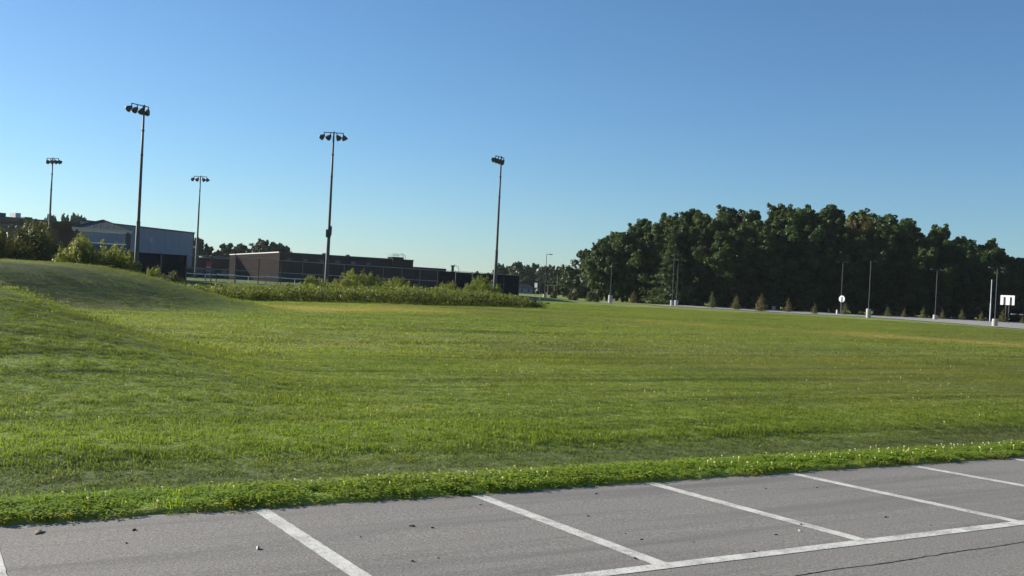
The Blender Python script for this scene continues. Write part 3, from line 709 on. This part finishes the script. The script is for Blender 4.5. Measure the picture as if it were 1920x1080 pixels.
bush(838, 565, 530, 98, 55, 'pale leafy clump towards the right of the weed belt', 1)
bush(905, 565, 520, 101, 75, 'yellow green bush at the foot of the third floodlight pole', 0)

# ------------------------------------------------------------------ sports floodlights
def lamp_bell(axis, c, mat=None):
    a_ = Vector(axis).normalized(); c = Vector(c); b = MB()
    pr = [(-.30, .07), (-.24, .15), (-.05, .24), (.18, .345), (.34, .37), (.34, .33), (.20, .20)]
    b.tube([c + a_ * z for z, r in pr], [r for z, r in pr], 12); return b, c + a_ * .26, a_
def flood_pole(px, py, d, rot, label, aims, box=False, off=0.0):
    p = at(px, py, d); z0 = tz(p.x, d); H = p.z - z0; root = empty('floodlight_pole', (p.x, d, z0), rot)
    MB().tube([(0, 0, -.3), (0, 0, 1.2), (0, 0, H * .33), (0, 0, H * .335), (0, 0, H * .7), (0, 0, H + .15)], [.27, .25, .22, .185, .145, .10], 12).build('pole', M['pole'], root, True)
    for zf in (.334, .72, .86): MB().tube([(0, 0, H * zf - .09), (0, 0, H * zf + .09)], [.225 if zf < .5 else .165, .225 if zf < .5 else .165], 12).build('collar', M['dark_metal'], root)
    MB().tube([(-1.2 + off, 0, H), (1.2 + off, 0, H)], [.055, .055], 6).build('crossbar', M['dark_metal'], root)
    for i, ax in enumerate(aims):
        xx = -1.15 + off + i * .767
        b, mouth, a_ = lamp_bell(ax, (xx + ax[0] * .25, ax[1] * .25, H - .48)); lp = b.build('lamp', M['lamp_housing'], root, True)
        MB().tube([mouth, mouth + a_ * .02], [.29, .29], 12).build('lens', M['lens'], lp)
        MB().box(xx - .05, xx + .05, -.04, .04, H - .42, H + .0).build('bracket', M['dark_metal'], lp)
    if box:
        MB().box(-.30, .30, -.42, -.19, H * .335, H * .335 + .95).build('ballast_box', M['dark_metal'], root)
        MB().box(.20, .34, -.16, .16, H * .35, H * .35 + 1.1).build('conduit_box', M['pole'], root)
    return finish(root, label, 'floodlight', 'sports floodlights round the courts')
AIM_B = [(-.75, .4, -.5), (-.6, .55, -.5), (.45, .6, -.6), (.4, .35, -.8)]; AIM_S = [(-.2, .85, -.45), (0, .85, -.45), (.15, .8, -.5), (.2, .7, -.6)]
flood_pole(270.5, 199, 110, R(62), 'tallest looking floodlight pole rising behind the grass mound', AIM_S, False, -.55)
flood_pole(626, 249, 123, R(3), 'floodlight pole with four spread lamps in front of the black brick building', AIM_B, True)
flood_pole(940, 295, 138, R(62), 'floodlight pole at the right end of the weed belt', AIM_S, False, -.4)
flood_pole(99, 297, 171, R(-14), 'leftmost floodlight pole standing behind the pavilion', AIM_S, False)
flood_pole(376, 331, 188, R(4), 'smallest floodlight pole right of the grey gym', AIM_B, False)

# ------------------------------------------------------------------ tennis courts, fence, nets
def fence_al(px):
    u = ray(px, hor(px))[0]; # intersect with the fence line
    A = np.array([[u, -FD[0]], [1.0, -FD[1]]]); sol = np.linalg.solve(A, F0); return sol[1]
a = Mat('court_surface'); p = a.pos(); a.set(a.ramp(a.noise(p, .8, 4), [(.3, (.05, .09, .075)), (.7, (.06, .11, .09))]), .8, 0, .2); M['court'] = a.m
CZ = FAR_Z + .46
BACK = -FN
def fp(al, sd, z): q = F0 + FD * al - FN * sd; return Vector((q[0], q[1], z))
AL1 = float(np.linalg.norm(F1 - F0))
pts = [fp(-2, -.3, CZ), fp(AL1, -.3, CZ), fp(AL1, 38, CZ), fp(-2, 38, CZ)]
finish(MB().poly([q - Vector((0, 0, .6)) for q in pts], (0, 0, .6)).build('tennis_court', M['court']), 'dark green tennis court slab behind the fence', kind='structure')
fence = empty('court_fence', fp(0, 0, CZ)); fence.rotation_euler = (0, 0, math.atan2(FD[1], FD[0])); FH = 3.15
M['mesh'] = None
a = Mat('chain_link_mesh'); tb = a.node('ShaderNodeBsdfTransparent'); ms = a.node('ShaderNodeMixShader'); a.set((.03, .032, .035), .6, .2)
wv = a.node('ShaderNodeTexWave'); wv.wave_type = 'BANDS'; wv.bands_direction = 'DIAGONAL'; wv.inputs['Scale'].default_value = 4.0; a.L(a.obj(), wv.inputs['Vector'])
a.L(a.math('MULTIPLY', wv.outputs['Fac'], .30), ms.inputs[0]); a.L(tb.outputs[0], ms.inputs[1]); a.L(a.b.outputs[0], ms.inputs[2]); a.L(ms.outputs[0], a.out.inputs[0]); M['mesh'] = a.m
M['rail'] = plain('galvanised_rail', (.26, .27, .28), .5, .2, .1)
n_post = 20; sp = AL1 / (n_post - 1)
aW0, aW1 = fence_al(336), fence_al(828)
for i in range(-1, n_post):
    MB().tube([(i * sp, 0, -.3), (i * sp, 0, FH + .06)], [.06, .06], 8).build('post', M['fence_steel'], fence)
    if i == n_post - 1: break
    x0, x1 = i * sp, (i + 1) * sp; mid = (x0 + x1) / 2
    if mid < aW0 or mid > aW1:
        b = MB(); nn = 5
        V = []; Fc = []
        for k in range(nn + 1):
            xx = x0 + .07 + (x1 - x0 - .14) * k / nn
            for zz in (.12, 1.2, 2.2, FH - .08): V.append((xx, -.03 - .05 * math.sin(math.pi * k / nn) * random.uniform(.4, 1.4), zz))
        for k in range(nn):
            for j in range(3): Fc.append((k * 4 + j, k * 4 + 4 + j, k * 4 + 5 + j, k * 4 + 1 + j))
        b.add(V, Fc).build('windscreen', M['fence_screen'], fence)
    else:
        MB().add([(x0 + .06, 0, .03), (x1 - .06, 0, .03), (x1 - .06, 0, FH - .04), (x0 + .06, 0, FH - .04)], [(0, 1, 2, 3)]).build('mesh_panel', M['mesh'], fence)
for zz, mt in ((FH, M['rail']), (FH * .52, M['rail']), (.06, M['fence_steel'])):
    MB().tube([(-sp, .0, zz), (AL1, .0, zz)], [.04, .04], 6).build('rail', mt, fence)
for k in range(1, 3):      # the short return at the right end
    MB().tube([(AL1, k * 4.5, -.3), (AL1, k * 4.5, FH + .06)], [.05, .05], 6).build('post', M['fence_steel'], fence)
    MB().add([(AL1 - .0, k * 4.5 - 4.4, .1), (AL1 - .0, k * 4.5 - .1, .1), (AL1 - .0, k * 4.5 - .1, FH - .1), (AL1 - .0, k * 4.5 - 4.4, FH - .1)], [(0, 1, 2, 3)]).build('windscreen', M['fence_screen'], fence)
finish(fence, 'tall black court fence with windscreens and pale rails', 'fence')
def tennis_net(px, d, ang, lab):
    p = at(px, hor(px), d); root = empty('tennis_net', (p.x, d, CZ), ang); Lh = 5.6
    for sg in (-1, 1): MB().tube([(sg * Lh, 0, 0), (sg * Lh, 0, 1.12)], [.05, .05], 8).build('net_post', M['fence_steel'], root)
    V = []; Fc = []; Vt = MB(); n = 12
    for k in range(n + 1):
        f = k / n * 2 - 1; zt = .92 + .16 * f * f
        V += [(f * Lh, 0, .05), (f * Lh, 0, zt - .02)]
        if k: Fc.append((2 * k - 2, 2 * k, 2 * k + 1, 2 * k - 1))
    MB().add(V, Fc).build('net', M['mesh'], root)
    Vt.tube([(f * Lh, 0, .92 + .16 * f * f) for f in np.linspace(-1, 1, 13)], [.06] * 13, 4).build('tape', M['white'], root)
    MB().box(-.03, .03, -.02, .02, 0, .9).build('centre_strap', M['white'], root)
    finish(root, lab, 'net', 'tennis nets on the courts')
tennis_net(385, 138, R(58), 'leftmost tennis net with a white tape behind the fence')
tennis_net(466, 143, R(55), 'middle tennis net with a sagging white tape')
tennis_net(553, 150, R(55), 'rightmost tennis net in front of the black wall')
# umpire chair
p = at(391, 520, 139); root = empty('umpire_chair', (p.x, 139, CZ), R(15))
for sx in (-.36, .36):
    for sy in (-.4, .4): MB().tube([(sx, sy, 0), (sx * .85, sy * .6, 1.9)], [.03, .03], 6).build('leg', M['fence_steel'], root)
for zz in (.35, .7, 1.05, 1.4): MB().box(-.37, .37, -.46 + zz * .08, -.38 + zz * .08, zz, zz + .05).build('step', M['white'], root)
MB().box(-.38, .38, -.32, .32, 1.9, 1.98).build('seat', M['white'], root)
MB().box(-.38, .38, .26, .34, 1.98, 2.75).build('backrest', M['red'], root)
finish(root, 'tall umpire chair with a red back beside the courts', 'chair')

# ------------------------------------------------------------------ buildings
def frame_from(pxA, dA, pxB, dB, name, zb):
    A = at(pxA, hor(pxA), dA); B = at(pxB, hor(pxB), dB); v = B - A; L_ = math.hypot(v.x, v.y)
    return empty(name, (A.x, A.y, zb), math.atan2(v.y, v.x)), L_
# brown brick school wing
zb = FAR_Z + .2; root, L_ = frame_from(522, 200, 773, 212, 'brick_building', zb); Hb = CAM_Z - zb + 44.2 / F_PX * 200
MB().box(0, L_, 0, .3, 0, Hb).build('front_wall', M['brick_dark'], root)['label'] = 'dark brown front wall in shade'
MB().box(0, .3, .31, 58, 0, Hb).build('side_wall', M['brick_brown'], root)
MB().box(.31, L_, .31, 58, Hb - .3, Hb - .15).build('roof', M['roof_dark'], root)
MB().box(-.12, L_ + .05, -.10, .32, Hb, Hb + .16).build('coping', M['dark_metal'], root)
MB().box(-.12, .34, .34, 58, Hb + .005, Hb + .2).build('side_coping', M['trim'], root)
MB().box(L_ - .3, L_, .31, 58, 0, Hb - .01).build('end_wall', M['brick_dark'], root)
def lx(px, d0=206):   # local coordinate along the front for a photo column
    q = at(px, hor(px), d0); v = Vector((q.x, d0, 0)) - Vector((root.location.x, root.location.y, 0)); return v.x * math.cos(root.rotation_euler.z) + v.y * math.sin(root.rotation_euler.z)
x0, x1 = lx(731, 210), lx(751, 211)
tower = MB().box(x0, x1, -1.2, 2.4, Hb - 1.9, Hb + .55).build('roof_access_box', M['brick_dark'], root)
for zz in (.85, 1.15): 
    b = MB(); c = [(x0, -1.2), (x1, -1.2), (x1, 2.4), (x0, 2.4), (x0, -1.2)]
    b.tube([(q[0], q[1], Hb + zz) for q in c], [.03] * 5, 5).build('guard_rail', M['rail'], tower)
for q in ((x0, -1.2), ((x0 + x1) / 2, -1.2), (x1, -1.2), (x1, 2.4), (x0, 2.4)): MB().tube([(q[0], q[1], Hb + .55), (q[0], q[1], Hb + 1.15)], [.03, .03], 5).build('guard_post', M['rail'], tower)
def gooseneck(x, y, z, h, parent, reach=-.75):
    pts = [(x, y, z)] + [(x, y, z + h * .7)] + [(x + reach * f, y, z + h * (.7 + .3 * math.sin(f * 1.57))) for f in (.25, .5, .75, 1.0)]
    MB().tube(pts, [.045] * len(pts), 6).build('gooseneck_pipe', M['rail'], parent)
gooseneck(lx(762, 211), 1.0, Hb - .2, 1.55, root, -1.1)
for i in range(6): MB().box(1.5 + i * 3.3, 1.5 + i * 3.3 + .9, -.02, .0, Hb - 1.5, Hb - .9).build('vent_window', M['glass'], root)
for xx in (lx(607, 204), lx(652, 206)): MB().box(xx - .35, xx + .35, .6, 1.6, Hb - .15, Hb + .45).build('roof_vent', M['dark_metal'], root)
finish(root, 'long dark brown brick building behind the courts with a caged roof box', 'building')
# lower annex to its right
zb = FAR_Z + .2; root2, L2 = frame_from(773.5, 213, 835, 218, 'brick_annex', zb); H2 = CAM_Z - zb + 29.0 / F_PX * 214
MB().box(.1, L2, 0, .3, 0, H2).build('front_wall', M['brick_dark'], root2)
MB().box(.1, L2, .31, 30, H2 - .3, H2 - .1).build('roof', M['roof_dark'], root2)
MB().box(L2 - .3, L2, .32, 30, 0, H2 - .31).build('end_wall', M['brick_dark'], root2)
MB().box(.08, L2 + .08, -.1, .32, H2, H2 + .15).build('coping', M['dark_metal'], root2)
finish(root2, 'lower dark brick annex right of the caged roof box', 'building')
p = at(848, 515, 190); rt_ = empty('vent_stack', (p.x, 190, CZ - .3))
MB().tube([(0, 0, 0), (0, 0, at(848, 500, 190).z - CZ + .3)], [.28, .28], 10).build('pipe', M['dark_metal'], rt_); MB().tube([(0, 0, at(848, 500, 190).z - CZ + .3), (0, 0, at(848, 497.5, 190).z - CZ + .3)], [.42, .42], 10).build('cap', M['dark_metal'], rt_)
gooseneck(1.15, 0, at(858, 512, 190).z - CZ + .3, 1.5, rt_, -1.0); MB().tube([(1.15, 0, 0), (1.15, 0, at(858, 512, 190).z - CZ + .3)], [.045, .045], 6).build('lower_pipe', M['rail'], rt_)
finish(rt_, 'thick dark vent stack with a curved pipe right of the annex', 'vent')
# low brown wall building behind the left courts
zb = FAR_Z + .2; r3, L3 = frame_from(331, 262, 458, 262, 'low_brick_block', zb); H3 = CAM_Z - zb + 27.5 / F_PX * 262
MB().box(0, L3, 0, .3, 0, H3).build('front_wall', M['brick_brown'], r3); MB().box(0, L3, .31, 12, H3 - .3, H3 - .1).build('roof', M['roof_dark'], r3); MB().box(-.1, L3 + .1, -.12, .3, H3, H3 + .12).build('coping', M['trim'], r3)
for i in range(5): 
    wn = MB().box(2.0 + i * 3.2, 3.6 + i * 3.2, -.05, .0, 1.2, 2.5).build('window', M['glass'], r3); MB().box(1.9 + i * 3.2, 3.7 + i * 3.2, -.12, -.0, 1.08, 1.19).build('sill', M['trim'], wn)
finish(r3, 'low brown brick block seen through the fence', 'building')
# grey gym
zb = FAR_Z; r4, L4 = frame_from(150, 212, 360, 250, 'gym_building', zb); H4 = CAM_Z - zb + 71.8 / F_PX * 250
MB().box(0, L4, 0, .4, 2.9, H4).build('wall', M['gym_wall'], r4)
MB().box(0, L4, -.06, .4, 0, 2.88).build('brick_base', M['brick_dark'], r4)
MB().box(L4 - .4, L4, .41, 35, 0, H4 - .01).build('end_wall', M['gym_wall'], r4)
MB().box(0, L4 - .41, .41, 35, H4 - .4, H4 - .2).build('roof', M['roof_dark'], r4)
MB().box(-.1, L4 + .2, -.2, .45, H4, H4 + .3).build('parapet_cap', M['roof_dark'], r4)
MB().box(L4 - .18, L4 + .03, -.1, -.005, 0, H4 - .02).build('corner_trim', M['roof_dark'], r4)
for k in range(1, 14): MB().box(L4 * k / 14 - .03, L4 * k / 14 + .03, -.035, -.0, 2.95, H4 - .05).build('panel_seam', M['gym_wall'], r4)
xx = L4 * (235 - 150) / 210 * .96; MB().box(xx - .25, xx + .05, -.35, -.04, 0, H4 - .8).build('downpipe', M['dark_metal'], r4)
xx = L4 * .58; MB().box(xx - .6, xx + .6, -.08, -.0, H4 - 3.2, H4 - 2.0).build('wall_vent', plain('vent_louvre', (.25, .27, .31), .6), r4)
finish(r4, 'long light grey metal clad gym with a dark parapet', 'building')
zb = FAR_Z; r5, L5 = frame_from(-70, 236, 178, 262, 'school_block', zb); H5 = CAM_Z - zb + 84.5 / F_PX * 240
M['navy_panel'] = plain('navy_cladding', (.055, .07, .10), .6, 0, .1, .4)
MB().box(0, L5, 0, .4, 0, H5).build('wall', M['navy_panel'], r5); MB().box(0, L5, .41, 25, H5 - .5, H5 - .3).build('roof', M['roof_dark'], r5); MB().box(-.1, L5, -.15, .42, H5, H5 + .3).build('parapet_cap', M['dark_metal'], r5)
for (f0, f1, hh) in ((.26, .33, 1.3), (.40, .44, 1.6), (.47, .53, .8)): MB().box(L5 * f0, L5 * f1, 3, 6, H5 - .3, H5 + hh).build('rooftop_unit', M['trim'] if hh > 1.4 else M['dark_metal'], r5)
finish(r5, 'dark navy school block with rooftop units at the left edge', 'building')

# pavilion / press box with a hipped seamed roof
dp_ = 135.0; pc = at(132, hor(132), dp_); th = R(23); SA = 7.6; zb = FAR_Z + .25
pv = empty('pavilion', (pc.x, dp_, zb), th)     # near corner of the eaves at the origin; x to the right, y back-left
Ez = at(132, 426, dp_).z - zb; Az = Ez + 1.35; ov = .55
c = [(0, 0), (SA, 0), (SA, SA), (0, SA)]; ap = (SA / 2, SA / 2, Az)
for i in range(4):
    a0, a1 = c[i], c[(i + 1) % 4]
    rf = MB().poly([(a0[0], a0[1], Ez), (a1[0], a1[1], Ez), ap], (0, 0, .07)).build('roof_face', M['roof_dark'], pv)
    for k in range(1, 9):
        f = k / 9; q = Vector((a0[0] + (a1[0] - a0[0]) * f, a0[1] + (a1[1] - a0[1]) * f, Ez + .09)); g_ = 1 - abs(2 * f - 1)
        inward = Vector((SA / 2 - (a0[0] + a1[0]) / 2, SA / 2 - (a0[1] + a1[1]) / 2, Az - Ez)) * g_
        MB().tube([q, q + inward * .94 + Vector((0, 0, -.02))], [.012, .012], 4).build('seam', M['roof_dark'], rf)
    MB().tube([(a0[0], a0[1], Ez + .1), (ap[0], ap[1], Az + .1)], [.06, .06], 5).build('hip_ridge', M['dark_metal'], pv)
M['beige'] = plain('beige_soffit', (.45, .45, .45), .7, 0, .06)
MB().box(.02, SA - .02, .02, SA - .02, Ez - .22, Ez - .01).build('fascia', M['beige'], pv)
MB().box(-.03, SA + .03, -.06, .015, Ez - .05, Ez + .07).build('gutter', M['trim'], pv); MB().box(-.06, .015, .02, SA, Ez - .05, Ez + .07).build('gutter', M['trim'], pv)
for (qx, qy) in ((ov, ov), (SA - ov, ov), (SA - ov, SA - ov), (ov, SA - ov)): MB().box(qx - .17, qx + .17, qy - .17, qy + .17, 0, Ez - .23).build('post', M['dark_metal'], pv)
sz = at(132, 452.5, dp_).z - zb
for (xa, xb, ya, yb) in ((ov + .18, SA - ov - .18, ov - .06, ov + .06), (ov - .06, ov + .06, ov + .18, SA - ov - .18), (ov + .18, SA - ov - .18, SA - ov - .06, SA - ov + .06), (SA - ov - .06, SA - ov + .06, ov + .18, SA - ov - .18)):
    MB().box(xa, xb, ya, yb, sz - 1.15, sz - .08).build('half_wall', M['navy_panel'], pv); MB().box(xa, xb, ya - .06, yb + .06, sz - .075, sz + .06).build('sill', M['white'], pv)
MB().box(ov + .2, SA - ov - .2, ov + .2, SA - ov - .2, sz - 1.4, sz - 1.2).build('deck', M['beige'], pv)
MB().box(ov + 1.0, SA - ov - 1.0, ov + 1.0, SA - ov - 1.0, 0, sz - 1.42).build('store_room', M['brick_dark'], pv)
finish(pv, 'two storey pavilion with a hipped seamed roof behind the bright bush', 'pavilion')

# ------------------------------------------------------------------ lamp posts, signs and small things round the far lot
def lot_lamp(px, by, ty, label, base_px=14, arms=(1,), rz=0.0, d=None):
    p = ground(px, by) if d is None else at(px, hor(px), d)
    if d is not None: p.z = tz(p.x, d)
    h = top_h(px, by, ty, p.y); bh = base_px / F_PX * p.y
    root = empty('parking_lamp', p, rz)
    if base_px: 
        bb = MB().tube([(0, 0, -.2), (0, 0, bh - .06), (0, 0, bh)], [.33, .33, .30], 20).build('concrete_base', M['concrete'], root)
        MB().box(-.16, .16, -.16, .16, bh, bh + .06).build('base_plate', M['dark_metal'], root)
    MB().tube([(0, 0, 0 if not base_px else bh + .05), (0, 0, h)], [.065, .05], 8).build('pole', M['dark_metal'], root)
    for sg in arms:
        MB().box(min(0, sg * .5), max(0, sg * .5), -.035, .035, h - .08, h - .01).build('arm', M['dark_metal'], root)
        lh = MB().box(sg * .75 - .3, sg * .75 + .3, -.17, .17, h - .11, h + .02).build('lamp_head', M['dark_metal'], root)
        MB().box(sg * .75 - .22, sg * .75 + .22, -.12, .12, h - .135, h - .112).build('lens', M['lens'], lh)
    finish(root, label, 'lamp post', 'lamp posts round the far lot')
lot_lamp(1021, 560, 476, 'lamp post standing alone left of the lone tree', 8, (1,))
lot_lamp(1144, 569, 492, 'lamp post at the left end of the wood', 15, (1,))
lot_lamp(1260, 574, 478, 'tall thin lamp post in front of the pine', 10, (1,))
lot_lamp(1268, 574, 496, 'shorter lamp post close right of the one before the pine', 10, (1,))
lot_lamp(1450, 582, 506, 'thin lamp post with a small base between two young conifers', 8, (-1, 1))
lot_lamp(1576, 589, 490, 'lamp post behind the round sign', 0, (-1, 1))
lot_lamp(1628, 596, 489, 'lamp post with the biggest concrete base', 17, (1,))
lot_lamp(1753, 600, 505, 'middle lamp post with a squat concrete base and twin heads', 9, (-1, 1))
lot_lamp(1865, 611, 500, 'rightmost lamp post beside the pale pole', 14, (-1, 1))
lot_lamp(808, 516, 476, 'lamp post rising behind the dark annex', 0, (1,), 0.0, 250)
lot_lamp(1012, 551, 512, 'far thin lamp post by the football field', 0, (1,), 0.0, 300)
# round-looking stop sign seen from behind
p = ground(1577, 591); root = empty('road_sign', p, R(-52)); zc = top_h(1577, 591, 561, p.y); rr = .56
MB().poly([(rr * math.cos(R(22.5 + 45 * k)), -.02, zc + rr * math.sin(R(22.5 + 45 * k))) for k in range(8)], (0, .012, 0)).build('sign_plate', M['alu'], root)
MB().box(-.04, .04, -.09, -.03, -.1, zc + .32).build('post', M['dark_metal'], root)
finish(root, 'octagonal road sign seen from its bare bright back', 'sign')
p = ground(1569, 590); root = empty('bollard', p); MB().tube([(0, 0, -.1), (0, 0, .72), (0, 0, .78)], [.12, .12, .06], 10).build('post', M['white'], root); MB().tube([(0, 0, .58), (0, 0, .66)], [.125, .125], 10).build('band', M['alu'], root)
finish(root, 'short white bollard left of the octagonal sign', 'bollard')
p = ground(1856, 601); root = empty('metal_mast', p); h = top_h(1856, 601, 523, p.y)
MB().tube([(0, 0, -.1), (0, 0, h * .45), (0, 0, h * .455), (0, 0, h)], [.10, .09, .065, .06], 10).build('pole', M['alu'], root); MB().tube([(0, 0, h), (0, 0, h + .1)], [.14, .06], 10).build('cap', M['alu'], root)
finish(root, 'slim pale metal mast left of the white board', 'pole')
p = ground(1887, 602); root = empty('notice_board', p, R(-48)); zt = top_h(1887, 602, 551, p.y); zl = top_h(1887, 602, 569, p.y); k_ = p.y / F_PX
wd = 25 * k_ / 2 / .98
MB().box(-wd, wd, .0, .04, zl, zt).build('panel', M['white'], root)
for xx in (-.45, .45): MB().box(wd * xx - .12, wd * xx + .12, -.06, -.005, zl - .02, zt - .28).build('stiffener', M['fence_steel'], root)
for xx in (-.22, .22): MB().box(wd * xx - .06, wd * xx + .06, .045, .13, -.1, zt - .1).build('post', M['pole'], root)
finish(root, 'white board on two posts at the far right', 'board')
p = ground(1906, 606); root = empty('barrier_gate', p, R(-12)); hb = top_h(1906, 606, 589, p.y)
for i in range(9): MB().box(-.9 + i * .62, -.9 + i * .62 + .61, -.06, .06, hb - .13, hb + .03).build('arm_stripe', M['red'] if i % 2 else M['white'], root)
MB().box(4.7, 5.1, -.2, .2, -.05, hb + .25).build('motor_box', M['white'], root)
finish(root, 'red and white barrier arm cut by the right edge', 'barrier')
p = ground(1004, 560); root = empty('small_sign', p, R(-30)); h = top_h(1004, 560, 531, p.y)
MB().box(-.05, .05, -.03, .03, -.1, h).build('post', M['rail'], root); MB().box(-.28, .28, -.055, -.032, h - .8, h).build('plate', M['white'], root)
finish(root, 'small white sign on a thin post by the drive', 'sign')
p = at(1033, hor(1033), 300); root = empty('goal_post', (p.x, 300, FAR_Z), R(58)); Wg = 3.5
for sg in (-1, 1): MB().tube([(sg * Wg, 0, 3.0), (sg * Wg, 0, 6.4)], [.06, .06], 6).build('upright', M['yellow'], root); MB().tube([(sg * Wg * .55, 0, 0), (sg * Wg * .55, 0, 2.94)], [.07, .07], 6).build('leg', M['yellow'], root)
MB().tube([(-Wg - .06, 0, 3.05), (Wg + .06, 0, 3.05)], [.09, .09], 6).build('crossbar', M['yellow'], root)
finish(root, 'yellow football goal post on the far field', 'goal post')
p = at(985, hor(985), 318); root = empty('distant_house', (p.x, 318, FAR_Z), R(10)); root.scale = (.6, .6, .75)
MB().box(-4, 4, 0, 6, 0, 2.4).build('wall', M['gym_wall'], root); MB().poly([(-4.3, -.4, 2.4), (4.3, -.4, 2.4), (3.4, 3, 3.9), (-3.4, 3, 3.9)], (0, 0, .15)).build('roof', M['roof_dark'], root)
for xx in (-2.4, 1.2): MB().box(xx, xx + 1.2, -.05, -.002, .9, 2.0).build('window', M['glass'], root)
finish(root, 'small pale house under the distant trees', 'house')

# ------------------------------------------------------------------ bits on the asphalt, birds
def on_lot(px, py):
    x, z = ray(px, py); dv = Vector((x, 1, z)); o = Vector((0, 0, CAM_Z)); t = (_o - o).dot(_pn) / dv.dot(_pn); return o + dv * t
M['scrap'] = plain('dark_leaf_scrap', (.025, .02, .016), .8, 0, .3, 30); M['tan'] = plain('tan_dry_leaf', (.32, .22, .12), .8, 0, .25, 30); M['stone'] = plain('pale_pebble', (.42, .40, .36), .8, 0, .2, 40)
def scrap(px, py, size, seed, mat, name, label, cat, group, thick=.35):
    g = np.random.default_rng(seed); p = on_lot(px, py); b = MB(); n = 8; V = [(0, 0, size * thick * 1.2)]
    for k in range(n):
        q = size * g.uniform(.55, 1.0) * (1.6 if k % 4 == 0 else .8); V.append((q * math.cos(k * .785), q * math.sin(k * .785) * .75, .004 + size * thick * g.uniform(.0, .8)))
    for k in range(n): V.append((V[k + 1][0] * .8, V[k + 1][1] * .8, .0))
    Fc = [(0, 1 + k, 1 + (k + 1) % n) for k in range(n)] + [(1 + k, 1 + n + k, 1 + n + (k + 1) % n, 1 + (k + 1) % n) for k in range(n)]
    o = b.add(V, Fc).build(name, mat); o.location = p; o.rotation_euler = (0, 0, g.uniform(0, 6.28)); finish(o, label, cat, group)
bits = [(902, 947), (773, 987), (811, 990), (676, 1007), (822, 1047), (773, 1053), (1102, 968), (1173, 1001), (1203, 1012), (1190, 1047), (1118, 926), (1436, 916), (1532, 914), (1502, 984), (1455, 1003), (1815, 959), (1300, 1017), (252, 994), (237, 1019), (1745, 985), (1413, 1034), (1660, 970)]
for i, (px, py) in enumerate(bits): scrap(px, py, [.016, .028, .02, .014][i % 4], 400 + i, M['scrap'], 'leaf_scrap', 'small dark scrap of leaf lying on the asphalt', 'leaf', 'dark scraps on the asphalt', .5)
scrap(72, 999, .075, 500, M['tan'], 'dry_leaf', 'curled tan dry leaf on the asphalt by the clover at left', 'leaf', None, .3)
scrap(483, 1029, .035, 501, M['stone'], 'pebble', 'pale pebble left of the nearest full stall line', 'pebble', None, .7)
scrap(1499, 996, .022, 502, M['stone'], 'pebble', 'tiny pale pebble in the middle of the right stall', 'pebble', None, .7)
def bird(px, py, d, sp_, label):
    p = at(px, py, d); root = empty('bird', p, 1.0)
    MB().tube([(-.12, 0, 0), (-.04, 0, .01), (.06, 0, .015), (.12, 0, .02)], [.008, .03, .03, .006], 6).build('body', M['scrap'], root)
    for sg in (-1, 1): MB().poly([(.03, sg * .02, .02), (.05, sg * .18, .07), (-.02, sg * .32, .04), (-.05, sg * .02, .02)], (0, 0, .006)).build('wing', M['scrap'], root)
    root.scale = (sp_,) * 3; finish(root, label, 'bird')
bird(1208, 136, 150, .7, 'tiny dark bird high in the blue sky'); bird(586, 432, 170, .7, 'tiny bird low over the brick building')

# ------------------------------------------------------------------ haze volume added to lift the dark tones
hz = MB().box(-4500, 4500, -3500, 5000, -90, 34).build('haze', bpy.data.materials.new('added_haze_air')); finish(hz, 'thin added haze lifting the dark tones over the whole field', 'haze', kind='stuff')
hm = hz.data.materials[0]; hm.use_nodes = True; hm.node_tree.nodes.clear()
pvn = hm.node_tree.nodes.new('ShaderNodeVolumePrincipled'); pvn.inputs['Color'].default_value = (.86, .93, 1.0, 1); pvn.inputs['Density'].default_value = .00006; pvn.inputs['Anisotropy'].default_value = .3
hm.node_tree.links.new(pvn.outputs[0], hm.node_tree.nodes.new('ShaderNodeOutputMaterial').inputs['Volume'])
